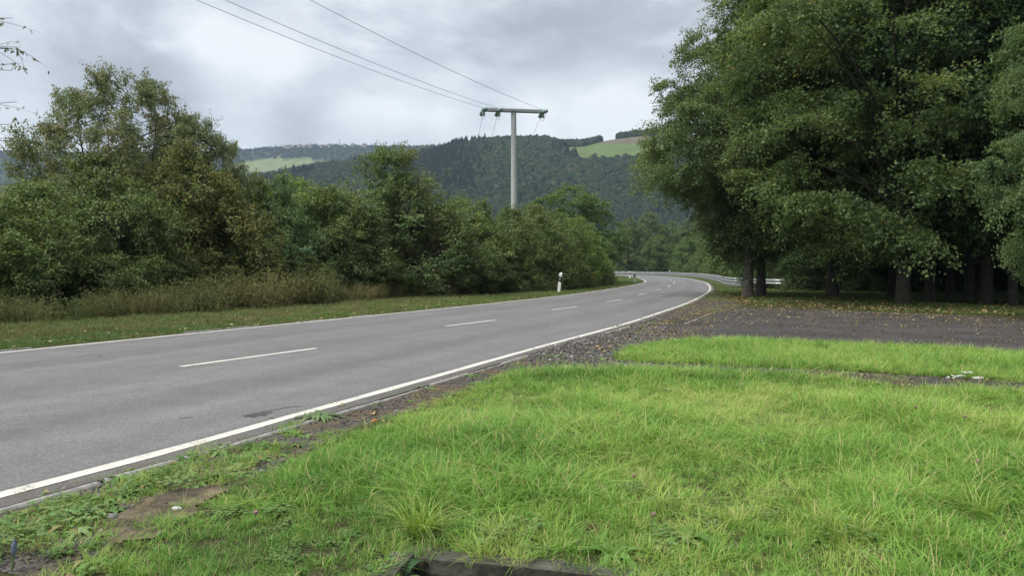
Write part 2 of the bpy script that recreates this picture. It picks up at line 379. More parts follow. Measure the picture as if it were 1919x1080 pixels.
# repaired spot and cracks near the edge line
def blob(name, px, py, rx, ry, z, mat, parent=None, n=22, seed=0, rot=0, amp=.35):
    x, y = gp(px, py); a = np.linspace(0, 2 * np.pi, n, endpoint=False)
    r = 1 + amp * (np.random.default_rng(seed).random(n) - .5) * 2
    X, Y = np.cos(a) * rx * r, np.sin(a) * ry * r; c, s_ = math.cos(rot), math.sin(rot)
    V = np.stack((x + X * c - Y * s_, y + X * s_ + Y * c, np.full(n, z)), 1)
    return obj(name, mesh_np(name, V, [np.arange(n)[None, :]], mat), parent)
blob('repair_patch', 484, 781, .12, .07, .016, M['patch'], road, seed=4, rot=1.1)
def crack(pts, wd):
    P = np.array([gp(*q) for q in pts]); P = spline(P, .06); P += np.random.default_rng(int(pts[0][0])).normal(0, .012, P.shape); T_, N_ = normals(P)
    strip('crack', P - N_ * wd, P + N_ * wd, .0165, M['patch'], road)
crack([(455, 783), (485, 777), (520, 771), (560, 765)], .010); crack([(505, 786), (530, 790), (538, 787)], .012)
crack([(336, 788), (350, 787), (357, 786)], .008); crack([(183, 671), (189, 670)], .03)

# edging stones along both edges of the carriageway, some of them buried
bm = bmesh.new(); box(bm, (0, 0, 0), (.98, .055, .05)); bmesh.ops.bevel(bm, geom=bm.edges[:], offset=.012, segments=1, affect='EDGES')
me_edge = bpy.data.meshes.new('edging_stone'); bm.to_mesh(me_edge); bm.free(); me_edge.materials.append(M['edging'])
rr = random.Random(5)
i = 0
while i < n_st - 3:
    y = RS[i, 1]
    px, py = to_px(RS[i, 0], max(y, .5), 0)
    seen = 3.5 < y < 17
    if seen and (py < 700 or py > 740 or rr.random() < .6) and rr.random() < .93:
        o = obj('edging_stone', me_edge, road); q = RS[i] - NR[i] * (.265 + rr.uniform(-.012, .012))
        o.location = (q[0], q[1], -.008 + rr.uniform(-.012, .006)); o.rotation_euler = (rr.uniform(-.03, .03), rr.uniform(-.006, .006), math.atan2(TR[i, 1], TR[i, 0]) + rr.uniform(-.015, .015))
    y2 = LS2[i, 1]
    if 9 < y2 < 22 and rr.random() < .5:
        o = obj('edging_stone', me_edge, road); q = LS2[i] + NL[i] * .33
        o.location = (q[0], q[1], .0 + rr.uniform(-.01, .006)); o.rotation_euler = (0, 0, math.atan2(TL[i, 1], TL[i, 0]))
    i += 2

# ------------------------------------------------------------------ terrain
near_r = [(-2400, 330), (-900, 320), (0, 350), (440, 345), (520, 338), (600, 321), (700, 312), (780, 308), (830, 297), (855, 286), (890, 280), (950, 273), (1020, 274), (1055, 281), (1100, 279), (1140, 270), (1200, 262), (1500, 258), (1919, 280), (2800, 330)]
far_r = [(-2400, 310), (-900, 300), (-200, 296), (0, 294), (60, 293), (440, 291), (500, 285), (560, 280), (620, 279), (680, 280), (760, 279), (840, 277), (950, 288), (1300, 300), (1919, 300), (2800, 310)]
def prof(tab, az):
    a = np.array([math.atan((p - 959.5) / F) for p, _ in tab]); e = np.array([(HOR - y) / F for _, y in tab])
    return np.interp(az, a, e) * np.cos(np.clip(az, -1.2, 1.2))
def height(X, Y):
    X = np.asarray(X, float); Y = np.asarray(Y, float)
    r = np.hypot(X, Y); az = np.arctan2(X, Y)
    zn = 1100 * prof(near_r, az); zf = 2300 * prof(far_r, az)
    und = (vnoise(X + 4000, Y + 4000, 1 / 170., 3) - .5)
    flat = S((r - 230) / 260)
    nb = -24 + (zn + 24) * S((r - 430) / 670) ** .9
    nb = np.where(r > 1110, -24 + (zn + 24) * (1 - .85 * S((r - 1110) / 600)), nb)
    fb = -24 + (zf + 24) * S((r - 1350) / 950)
    fb = np.where(r > 2300, fb - .1 * (r - 2300), fb)
    z = np.maximum(nb, fb) + und * 16 * S((r - 500) / 200) * (1 - S((r - 820) / 160)) + und * 30 * S((r - 1500) / 300) * (1 - S((r - 2150) / 150))
    return z * flat
PIT = np.array((-.43, 3.28)); PA = math.radians(-14)
e1 = np.array((math.cos(PA), math.sin(PA))); e2 = np.array((math.sin(PA), -math.cos(PA)))     # along the back wall, towards the camera
PW, PD, RIM = .86, .62, .12
pc = PIT + e1 * PW / 2 + e2 * PD / 2
hw, hd = PW / 2 + RIM, PD / 2 + RIM
fr = np.radians(np.arange(50, 130.01, .14)); bk = np.radians(np.arange(130 + 1.5, 410, 1.5))
ang = np.concatenate((fr, bk))
corner = [math.atan2(*(e1 * a * hw + e2 * b * hd)[::-1]) % (2 * math.pi) for a in (1, -1) for b in (1, -1)]
ang = np.sort(np.unique(np.concatenate((ang % (2 * math.pi), corner))))
rad = np.concatenate(([0], np.geomspace(1.1, 60, 26), np.geomspace(66, 430, 22), np.linspace(450, 1120, 56), np.linspace(1150, 2330, 42), (2500, 2700, 3000)))
dx, dy = np.cos(ang), np.sin(ang)
c1 = np.abs(dx * e1[0] + dy * e1[1]); c2 = np.abs(dx * e2[0] + dy * e2[1])
rect = np.minimum(hw / np.maximum(c1, 1e-6), hd / np.maximum(c2, 1e-6))
GR = np.where(rad[:, None] == 0, rect[None, :], rad[:, None])
GX, GY = pc[0] + GR * dx, pc[1] + GR * dy
GZ = height(GX, GY); GZ[rad < 200] = 0
nr, na = GR.shape
V = np.stack((GX, GY, GZ), -1).reshape(-1, 3)
ii, jj = np.meshgrid(np.arange(nr - 1), np.arange(na), indexing='ij'); j2 = (jj + 1) % na
Fq = np.stack((ii * na + jj, (ii + 1) * na + jj, (ii + 1) * na + j2, ii * na + j2), -1).reshape(-1, 4)
gme = mesh_np('ground', V, Fq, M['soil'], True)
def hill_zone(X, Y, Z):
    """0 wood, 1 green field, 2 ploughed, 3 pale field"""
    px, py = to_px(X, np.maximum(Y, 1), Z); r = np.hypot(X, Y); z = np.zeros(len(X), int)
    f1 = (r > 700) & (r < 1180) & inpoly(px, py, [(1030, 276), (1060, 290), (1095, 303), (1150, 304), (1240, 300), (1400, 296), (1400, 250), (1200, 255), (1140, 262), (1095, 274)])
    z[f1] = 1
    z[f1 & (py < 269 + (px - 1150) * .01) & (px > 1125)] = 2
    f3 = (r > 1400) & (inpoly(px, py, [(400, 330), (440, 306), (500, 297), (560, 295), (640, 306), (600, 312), (540, 316), (470, 325)]))
    z[f3] = 3
    f4 = (r > 1400) & inpoly(px, py, [(395, 345), (440, 314), (480, 314), (540, 309), (530, 322), (470, 330)])
    z[f4] = 3
    f5 = (r > 1500) & (vnoise(X + 900, Y, 1 / 210., 2) > .60) & (px > 1000)
    z[f5] = 3
    return z
zone = hill_zone(V[:, 0], V[:, 1], V[:, 2])
colr = np.tile(np.array((.052, .058, .026)), (len(V), 1)); rv = np.hypot(V[:, 0], V[:, 1])
colr[rv > 250] = (.028, .046, .024)
colr[(zone == 1)] = (.10, .15, .055); colr[zone == 2] = (.13, .115, .08); colr[zone == 3] = (.165, .20, .085)
ca = gme.attributes.new('col', 'FLOAT_COLOR', 'POINT')
ca.data.foreach_set('color', np.concatenate((colr, np.ones((len(V), 1))), 1).astype(np.float32).ravel())
ground = obj('ground', gme); ground['kind'] = 'structure'

# ground sheets
def densify(P, step=.2, amp=.05, seed=1):
    out = []
    P = [np.array(p) for p in P]
    for a, b in zip(P, P[1:] + P[:1]):
        n = max(1, int(np.linalg.norm(b - a) / step))
        for k in range(n): out.append(a + (b - a) * k / n)
    out = np.array(out); g = np.random.default_rng(seed)
    return out + np.stack([(vnoise(np.arange(len(out)) * .9, np.full(len(out), seed * 7.3 + c * 31), .5, 2) - .5) * 4 * amp for c in (0, 1)], 1) + g.normal(0, amp * .25, out.shape)
def sheet(name, P, z, mat, parent=None, **kw):
    P = densify(P, **kw); bm = bmesh.new(); vs = [bm.verts.new((p[0], p[1], z)) for p in P]
    f = bm.faces.new(vs); bmesh.ops.triangulate(bm, faces=[f], ngon_method='EAR_CLIP'); bm.normal_update()
    for f in bm.faces:
        if f.normal.z < 0: f.normal_flip()
    o = bm_obj(name, bm, mat, parent); o['kind'] = 'structure'; return o
pxp = lambda pts: [gp(*p) for p in pts]
sel = [i for i in range(n_st) if 3.2 < RS[i, 1] < 46]
inner = [tuple(RS[i] + NR[i] * -.05) for i in sel[::2]]
GRAVEL = inner + pxp([(1338, 546), (1352, 556), (1400, 570), (1330, 600), (1300, 640), (1170, 655), (1145, 674), (1220, 684), (1220, 692), (1080, 699), (960, 705), (880, 730), (760, 776), (650, 810), (545, 866), (400, 932), (250, 1010), (60, 1110)])
gravel = sheet('gravel_verge', GRAVEL, .004, M['gravel'], seed=2, amp=.03)
LOT = pxp([(1085, 662), (1190, 622), (1270, 596), (1330, 583), (1400, 577), (1600, 584), (1919, 597), (2600, 640), (2600, 735), (1919, 668), (1600, 650), (1400, 642), (1250, 647), (1160, 668)])
lot = sheet('parking_lot', LOT, .008, M['lot'], seed=3, amp=.06)
PATH = pxp([(1090, 700), (1200, 696), (1350, 704), (1500, 712), (1700, 726), (1919, 742), (2600, 800), (2600, 760), (1919, 718), (1700, 704), (1500, 694), (1350, 686), (1220, 678), (1140, 680)])
m, t, o = newmat('bare_soil'); p = geopos(t); nz = NOISE(t, p, 5, 7, .7, .4)
principled(t, o, RAMP(t, nz, [(.34, (.055, .046, .037)), (.48, (.10, .08, .058)), (.62, (.20, .155, .105)), (.8, (.27, .215, .15))]), .95, .15, NOISE(t, p, 60, 5, .7), .8, .012); M['bare'] = m
sheet('bare_soil', pxp([(175, 1022), (205, 975), (255, 945), (310, 925), (400, 905), (432, 912), (400, 938), (330, 975), (285, 1003), (215, 1030)]), .009, M['bare'], seed=9, amp=.05, step=.05)
path = sheet('path_strip', PATH, .0105, M['lot'], seed=4, amp=.03)
for a_, b_ in (((1283, 609), (1309, 599)), ((1310, 598.6), (1335, 588.5))):
    A, B = np.array(gp(*a_)), np.array(gp(*b_)); o = obj('edging_stone', me_edge, lot)
    o.location = (*(A + B) / 2, .006); o.rotation_euler = (0, 0, math.atan2(*(B - A)[::-1])); o.scale = (np.linalg.norm(B - A) / 1.0, .8, 1)

# concrete pit at the camera's feet
pit = empty('drain_pit', (pc[0], pc[1], 0), PA)
tag(pit, 'dark mossy concrete drain pit sunk in the grass, cut by the lower picture edge', 'drain')
def pit_wall(c, s, seed):
    bm = bmesh.new(); box(bm, (0, 0, 0), s); bmesh.ops.subdivide_edges(bm, edges=bm.edges[:], cuts=5, use_grid_fill=True)
    g = random.Random(seed)
    for v in bm.verts: v.co += Vector((g.uniform(-.008, .008), g.uniform(-.008, .008), g.uniform(-.012, .006)))
    bmesh.ops.translate(bm, vec=c, verts=bm.verts[:]); return bm_obj('wall', bm, M['pit'], pit)
pit_wall((0, PD / 2 + RIM / 2, -.20), (PW + 2 * RIM - .006, RIM - .006, .42), 1)
pit_wall((0, -PD / 2 - RIM / 2, -.20), (PW + 2 * RIM - .006, RIM - .006, .44), 2)
pit_wall((-PW / 2 - RIM / 2, 0, -.20), (RIM - .006, PD - .004, .445), 3)
pit_wall((PW / 2 + RIM / 2, 0, -.20), (RIM - .006, PD - .004, .445), 4)
bm = bmesh.new(); box(bm, (0, 0, -.24), (PW + .05, PD + .05, .06)); bm_obj('floor', bm, M['gravel'], pit)

# ------------------------------------------------------------------ scatter (for what nobody could count)
def scatter(name, pts, rot, scale, tint, idx, protos):
    n = len(pts); me = bpy.data.meshes.new(name); me.vertices.add(n)
    me.vertices.foreach_set('co', np.asarray(pts, np.float32).ravel())
    def A(nm, ty, key, val):
        at_ = me.attributes.new(nm, ty, 'POINT'); at_.data.foreach_set(key, np.asarray(val).ravel())
    A('rot', 'FLOAT_VECTOR', 'vector', np.asarray(rot, np.float32)); A('scl', 'FLOAT_VECTOR', 'vector', np.asarray(scale, np.float32))
    A('tint', 'FLOAT', 'value', np.asarray(tint, np.float32)); A('pick', 'INT', 'value', np.asarray(idx, np.int32))
    o = obj(name, me); o['kind'] = 'stuff'
    ng = bpy.data.node_groups.new(name, 'GeometryNodeTree')
    ng.interface.new_socket('Geometry', in_out='INPUT', socket_type='NodeSocketGeometry'); ng.interface.new_socket('Geometry', in_out='OUTPUT', socket_type='NodeSocketGeometry')
    gi = ng.nodes.new('NodeGroupInput'); go = ng.nodes.new('NodeGroupOutput')
    ip = ng.nodes.new('GeometryNodeInstanceOnPoints'); g2i = ng.nodes.new('GeometryNodeGeometryToInstance')
    ng.links.new(gi.outputs[0], ip.inputs['Points'])
    for pme in reversed(protos):
        po = bpy.data.objects.new(pme.name, pme)
        oi = ng.nodes.new('GeometryNodeObjectInfo'); oi.inputs['Object'].default_value = po
        ng.links.new(oi.outputs['Geometry'], g2i.inputs[0])
    ng.links.new(g2i.outputs[0], ip.inputs['Instance']); ip.inputs['Pick Instance'].default_value = True
    def na_(nm, ty):
        a = ng.nodes.new('GeometryNodeInputNamedAttribute'); a.data_type = ty; a.inputs[0].default_value = nm; return a.outputs[0]
    ng.links.new(na_('pick', 'INT'), ip.inputs['Instance Index'])
    er = ng.nodes.new('FunctionNodeEulerToRotation'); ng.links.new(na_('rot', 'FLOAT_VECTOR'), er.inputs[0]); ng.links.new(er.outputs[0], ip.inputs['Rotation'])
    ng.links.new(na_('scl', 'FLOAT_VECTOR'), ip.inputs['Scale'])
    ng.links.new(ip.outputs[0], go.inputs[0])
    md = o.modifiers.new('scatter', 'NODES'); md.node_group = ng
    return o
def flatrot(n, g, tilt=.12): return np.stack((g.normal(0, tilt, n), g.normal(0, tilt, n), g.random(n) * 6.283), 1)

# ------------------------------------------------------------------ plant building
def leaf_quads(P, A, Nn, Ln, Wd, fold=.18):
    """one folded four-cornered leaf per row: base, two sides, tip"""
    A = A / np.linalg.norm(A, axis=1)[:, None]; Nn = Nn - A * (A * Nn).sum(1)[:, None]; Nn /= np.maximum(np.linalg.norm(Nn, axis=1), 1e-6)[:, None]
    B = np.cross(Nn, A); n = len(P); V = np.zeros((n, 4, 3)); Ln = Ln[:, None]; Wd = Wd[:, None]
    V[:, 0] = P; V[:, 2] = P + A * Ln - Nn * Ln * .12
    m = P + A * Ln * .45 + Nn * Wd * fold
    V[:, 1] = m - B * Wd * .5; V[:, 3] = m + B * Wd * .5
    return V.reshape(-1, 3), np.arange(n * 4).reshape(n, 4)
class Tubes:
    def __init__(s): s.V = []; s.F = []; s.n = 0
    def add(s, pts, rad, sides=6, jag=0, g=None):
        pts = np.asarray(pts, float); rad = np.asarray(rad, float); k = len(pts)
        T = np.gradient(pts, axis=0); T /= np.maximum(np.linalg.norm(T, axis=1), 1e-9)[:, None]
        ref = np.array((1, 0, 0)) if abs(T[0][0]) < .8 else np.array((0, 1, 0))
        B = np.cross(T, ref); B /= np.linalg.norm(B, axis=1)[:, None]; D = np.cross(T, B)
        a = np.linspace(0, 2 * np.pi, sides, endpoint=False)
        rr_ = rad[:, None] * (1 + (g.normal(0, jag, (1, sides)) + g.normal(0, jag * .4, (k, sides)) if jag else 0))
        R_ = pts[:, None] + (np.cos(a)[None, :, None] * B[:, None] + np.sin(a)[None, :, None] * D[:, None]) * np.broadcast_to(rr_, (k, sides))[..., None]
        s.V.append(R_.reshape(-1, 3))
        i, j = np.meshgrid(np.arange(k - 1), np.arange(sides), indexing='ij'); j2 = (j + 1) % sides
        s.F.append(np.stack((i * sides + j, i * sides + j2, (i + 1) * sides + j2, (i + 1) * sides + j), -1).reshape(-1, 4) + s.n); s.n += k * sides
    def mesh(s, name, mat): return mesh_np(name, np.vstack(s.V), np.vstack(s.F), mat, True)
def unit(g, n):
    v = g.normal(0, 1, (n, 3)); return v / np.linalg.norm(v, axis=1)[:, None]
def tree_meshes(seed, H, z0, Rmax, env, nclump, nleaf, clr, leaf, trunk_r, leafmat, barkmat, stems=1, flat=.6, droop=.25, limb_vis=.06, outer=.45, lean=0., trunk_top=.8, split=0, wob=.3):
    g = np.random.default_rng(seed); tb = Tubes()
    ez = np.array([e[0] for e in env]); er = np.array([e[1] for e in env])
    # trunk(s)
    trunks = []
    for k in range(stems):
        a = g.random() * 6.28; spread = (0 if stems == 1 else .22 * Rmax)
        zt = np.linspace(0, H * trunk_top * (1 if k == 0 else g.uniform(.7, 1)), 9); q = zt / H
        base = np.array((math.cos(a), math.sin(a))) * (0 if stems == 1 else .12 + .05 * Rmax)
        px_ = base[0] + np.cos(a) * spread * q ** .8 * 2 + np.cumsum(g.normal(0, .012 * H * wob, 9)) * (zt > .25 * H) + lean * zt
        py_ = base[1] + np.sin(a) * spread * q ** .8 * 2 + np.cumsum(g.normal(0, .012 * H * wob, 9)) * (zt > .25 * H)
        pts = np.stack((px_, py_, zt), 1); r = trunk_r * (1 - .82 * (zt / zt[-1]) ** 1.1) * (1 if stems == 1 else .6); r[0] *= 1.12
        pts = spline(pts, H / 40); rr2 = np.interp(pts[:, 2], zt, r); rr2 *= 1 + .22 * np.exp(-pts[:, 2] / (trunk_r * 1.2))
        tb.add(pts, rr2, 12 if stems == 1 else 6, .05, g); trunks.append((pts, rr2))
    # clumps
    Q = []
    while len(Q) < nclump:
        zn = g.random(); th = g.random() * 6.283; Rz = np.interp(zn, ez, er)
        if g.random() > (.25 + .75 * Rz): continue
        lump = .78 + .5 * vnoise([math.cos(th) * 1.7 + 40 + seed], [math.sin(th) * 1.7 + zn * 4 + 9], 1.0, 2)[0]
        rho = Rmax * Rz * lump * g.random() ** outer
        Q.append((rho * math.cos(th) + lean * zn * H, rho * math.sin(th), z0 + zn * (H - z0 - clr * .5), rho, Rmax * Rz))
    Q = np.array(Q)
    PP, AA, NN, LL = [], [], [], []
    for x, y, z, rho, Rz in Q:
        ti = g.integers(len(trunks)); tp, tr_ = trunks[ti]
        zatt = min(max(z - rho * g.uniform(.45, .8), min(z0 * .9 + .1 * H * g.random(), .9 * z)), tp[-1, 2] * .98)
        k = int(np.argmin(abs(tp[:, 2] - zatt))); s0 = tp[k]; e0 = np.array((x, y, z))
        ctrl = s0 * .45 + e0 * .55 + np.array((0, 0, .12 * rho)) + g.normal(0, .06 * rho + .01, 3)
        q = np.linspace(0, 1, 7)[:, None]; curve = (1 - q) ** 2 * s0 + 2 * q * (1 - q) * ctrl + q * q * e0
        r0 = min(tr_[k] * .55, limb_vis * (1 + rho / Rmax))
        if len(PP) % 3 == 0: tb.add(curve, np.linspace(r0, max(.012, leaf * .06), 7), 5)
        # twigs radiating from the clump's middle, leaves along them
        c_r = clr * g.uniform(.7, 1.25); nt_ = 14
        out = np.array((x, y, .4 * (z - .5 * H))); out = out / (np.linalg.norm(out) + 1e-6)
        D = unit(g, nt_) + out * .45; D[:, 2] *= flat; D /= np.linalg.norm(D, axis=1)[:, None]
        tl = c_r * g.uniform(.55, 1.15, nt_)
        n_l = int(nleaf * g.uniform(.7, 1.3)); wi = g.integers(nt_, size=n_l); tt = g.random(n_l) ** .6
        p = e0 + D[wi] * (tl[wi] * tt)[:, None]; p[:, 2] -= droop * c_r * tt ** 2
        p += g.normal(0, .10 * c_r, (n_l, 3)) * np.array((1, 1, .6))
        PP.append(p); AA.append(D[wi] * .6 + unit(g, n_l) * .8 + np.array((0, 0, -.25)))
        NN.append(np.array((0, 0, .8)) + out * .35 + unit(g, n_l) * .75); LL.append(leaf * g.uniform(.65, 1.3, n_l))
        for kx in range(0, nt_, 3):
            tw = e0 + D[kx] * tl[kx] * np.linspace(0, 1, 4)[:, None]; tw[:, 2] -= droop * c_r * np.linspace(0, 1, 4) ** 2
            tb.add(tw, np.linspace(max(.010, leaf * .06), .004, 4), 3)
    P = np.vstack(PP); LL = np.concatenate(LL); keep = P[:, 2] > .03
    V, Fc = leaf_quads(P[keep], np.vstack(AA)[keep], np.vstack(NN)[keep], LL[keep], LL[keep] * .62)
    return tb.mesh('trunk', barkmat), mesh_np('crown', V, Fc, leafmat)

ROUND = [(0, .45), (.12, .78), (.3, 1), (.55, .97), (.8, .68), (1, .12)]
DOME = [(0, .92), (.25, 1), (.55, .88), (.8, .58), (1, .1)]
HIGH = [(0, .55), (.2, .9), (.45, 1), (.75, .75), (1, .15)]
CONE = [(0, .9), (.2, 1), (.5, .7), (.75, .38), (1, .06)]
PROTO = {}
BIG = [(0, .22), (.13, .30), (.215, .66), (.33, 1), (.52, .84), (.72, .56), (.86, .34), (1, .10)]
PROTO['big'] = [tree_meshes(11, 15.4, 2.2, 5.7, BIG, 190, 820, 1.3, .115, .25, M['leaf_big'], M['bark'], limb_vis=.042, flat=.45),
                tree_meshes(12, 16.5, 1.9, 5.8, ROUND, 190, 820, 1.35, .115, .21, M['leaf_big'], M['bark2'], limb_vis=.042, flat=.42)]
PROTO['forest'] = [tree_meshes(21, 19, 3.4, 5.0, HIGH, 170, 260, 1.3, .19, .20, M['leaf_dark'], M['bark2']),
                   tree_meshes(22, 17, 3.0, 4.6, HIGH, 160, 260, 1.25, .19, .17, M['leaf_dark'], M['bark2'])]
PROTO['mid'] = [tree_meshes(31 + k, 11, .9, 4.2, [ROUND, DOME, ROUND][k], 140, 240, 1.05, .17, .2, M['leaf_mid'], M['bark2'], droop=.2) for k in range(3)]
PROTO['shrub'] = [tree_meshes(41 + k, 4.2, .15, 2.2, [DOME, ROUND, DOME, ROUND, CONE][k], 105, 235, .60, .088, .09, M['leaf_shrub'], M['bark2'], stems=4, flat=.85, droop=.15, limb_vis=.03, trunk_top=.75) for k in range(5)]
PROTO['bush'] = [tree_meshes(51, 7.2, .3, 2.7, [(0, .9), (.25, 1), (.55, .82), (.8, .5), (1, .12)], 190, 260, .64, .09, .13, M['leaf_sparse'], M['bark2'], stems=3, flat=1.1, droop=-.2, limb_vis=.04, trunk_top=.9)]
PROTO['sparse'] = [tree_meshes(61, 8.4, 1.0, 4.1, [(0, .7), (.25, .95), (.55, 1), (.8, .78), (1, .3)], 300, 400, .70, .085, .13, M['leaf_sparse'], M['bark2'], stems=4, flat=.8, droop=.1, limb_vis=.04, trunk_top=.9, outer=.48)]
def plant(kind, k, name, label, cat, loc, sxy, sz, rz, tint=(1, 1, 1), group=None):
    tm, cm = PROTO[kind][k]; r = empty(name, loc, rz); r.scale = (sxy, sxy, sz); tag(r, label, cat, group)
    a = obj('trunk' if name != 'shrub' else 'stems', tm, r); b = obj('crown' if name != 'shrub' else 'foliage', cm, r); b.color = (*tint, 1); return r

# ------------------------------------------------------------------ trees on the lot side
x, y = at(1402, 34.2); plant('big', 0, 'tree', 'big full tree with furrowed trunk on the near side of the double trunk pair', 'tree', (x, y, 0), .90, 1.0, 2.2)
x, y = at(1426, 35.6); plant('big', 0, 'tree', 'darker trunk close behind the other of the pair at the guardrail end', 'tree', (x, y, 0), .88, .97, 4.1, (.92, .95, .95))
x, y = at(1692, 27.4); plant('big', 1, 'tree', 'tree with paler mossy trunk alone in front of the dark wood', 'tree', (x, y, 0), 1.05, 1.1, 3.6, (.98, 1, .9))
x, y = at(1560, 36); plant('big', 0, 'tree', 'tree behind the two pad-like sunlit boughs over the lot', 'tree', (x, y, 0), 1.0, 1.2, 4.4, (.9, .95, .9))
x, y = at(2075, 18); plant('big', 1, 'tree', 'tree reaching in from beyond the frame over the lot, grey-green sprays', 'tree', (x, y, 0), .44, .62, 5.3, (1.0, 1.08, 1.15))
rr = random.Random(21)
frow = [(1742, 565, 'thick dark trunk beside the pale mossy trunk'), (1815, 566, 'slim dark trunk, third in the row from the mossy one'), (1848, 569, 'straight dark trunk in the row at the lot edge'),
        (1897, 571, 'last dark trunk of the row before the frame edge'), (1672, 556, 'thin dark trunk just behind the pale mossy trunk'), (1780, 558, 'thin trunk set back between two dark trunks')]
for k, (px, py, lb) in enumerate(frow):
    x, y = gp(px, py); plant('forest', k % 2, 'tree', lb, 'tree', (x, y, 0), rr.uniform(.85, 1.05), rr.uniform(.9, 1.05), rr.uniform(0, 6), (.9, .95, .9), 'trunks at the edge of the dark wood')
k = 0
for row, (dep, x0, x1, st) in enumerate(((38, 21, 46, 3.6), (46, 19, 60, 4.2), (56, 22, 74, 4.6), (68, 27, 84, 5.2))):
    xx = x0
    while xx < x1:
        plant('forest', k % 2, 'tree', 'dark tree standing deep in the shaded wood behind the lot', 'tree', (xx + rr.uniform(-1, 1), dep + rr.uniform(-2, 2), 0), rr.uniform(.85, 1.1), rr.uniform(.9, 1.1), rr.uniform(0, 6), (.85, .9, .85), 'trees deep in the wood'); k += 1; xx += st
for k in range(7):
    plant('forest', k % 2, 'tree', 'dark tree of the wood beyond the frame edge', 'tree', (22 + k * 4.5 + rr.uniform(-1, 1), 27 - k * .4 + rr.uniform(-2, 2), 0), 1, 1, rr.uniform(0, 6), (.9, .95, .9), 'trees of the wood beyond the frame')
k = 0
for dep, x0, x1 in ((44, 18.5, 40), (50, 17.5, 56), (60, 20, 70)):
    xx = x0
    while xx < x1:
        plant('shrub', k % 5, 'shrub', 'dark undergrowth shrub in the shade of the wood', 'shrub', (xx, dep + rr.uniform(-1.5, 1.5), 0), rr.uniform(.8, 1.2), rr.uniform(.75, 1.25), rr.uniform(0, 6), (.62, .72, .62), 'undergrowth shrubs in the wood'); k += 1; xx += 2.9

# ------------------------------------------------------------------ trees beyond the bend
far = [(1178, 405, 190, .9), (1215, 398, 205, 1), (1262, 415, 200, .95), (1300, 408, 190, 1), (1340, 398, 175, 1), (1380, 402, 160, .95), (1235, 440, 165, .8), (1290, 446, 150, .8), (1330, 440, 135, .8), (1372, 430, 118, .8), (1192, 428, 215, .9)]
lab = ['rounded tree at the notch beside the hedge end', 'light green tree top beyond the far bend', 'bushy tree beyond the guardrail, second clump from the bend', 'tree with pale olive top behind the long guardrail', 'tree under the overhanging crown tip behind the guardrail', 'dark tree beside the double trunk, beyond the rail',
       'low broad tree right behind the far guardrail', 'short grey-green tree behind the rail middle', 'small bare-stemmed tree behind the rail', 'small tree in the gap beside the double trunk', 'dark tree at the very end of the road']
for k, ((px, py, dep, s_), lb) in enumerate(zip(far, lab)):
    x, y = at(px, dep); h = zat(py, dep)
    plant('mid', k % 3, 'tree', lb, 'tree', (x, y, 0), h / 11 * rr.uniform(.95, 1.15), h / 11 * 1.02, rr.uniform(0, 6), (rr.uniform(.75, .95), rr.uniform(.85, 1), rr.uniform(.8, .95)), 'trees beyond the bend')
for k in range(16):
    px = 1150 + k * 17; dep = np.interp(px, [1150, 1420], [225, 70]); x, y = at(px, dep + 6)
    plant('shrub', k % 5, 'shrub', 'low green shrub along the back of the guardrail', 'shrub', (x, y, 0), rr.uniform(1.0, 1.5), rr.uniform(.7, 1.15), rr.uniform(0, 6), (.95, 1, .85), 'shrubs along the back of the guardrail')
for k in range(9):
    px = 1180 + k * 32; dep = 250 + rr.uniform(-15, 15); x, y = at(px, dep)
    plant('mid', k % 3, 'tree', 'tree in the hazy back row beyond the bend', 'tree', (x, y, float(height(x, y))), 1.3, rr.uniform(1.2, 1.5), rr.uniform(0, 6), (.75, .85, .8), 'back row of trees beyond the bend')

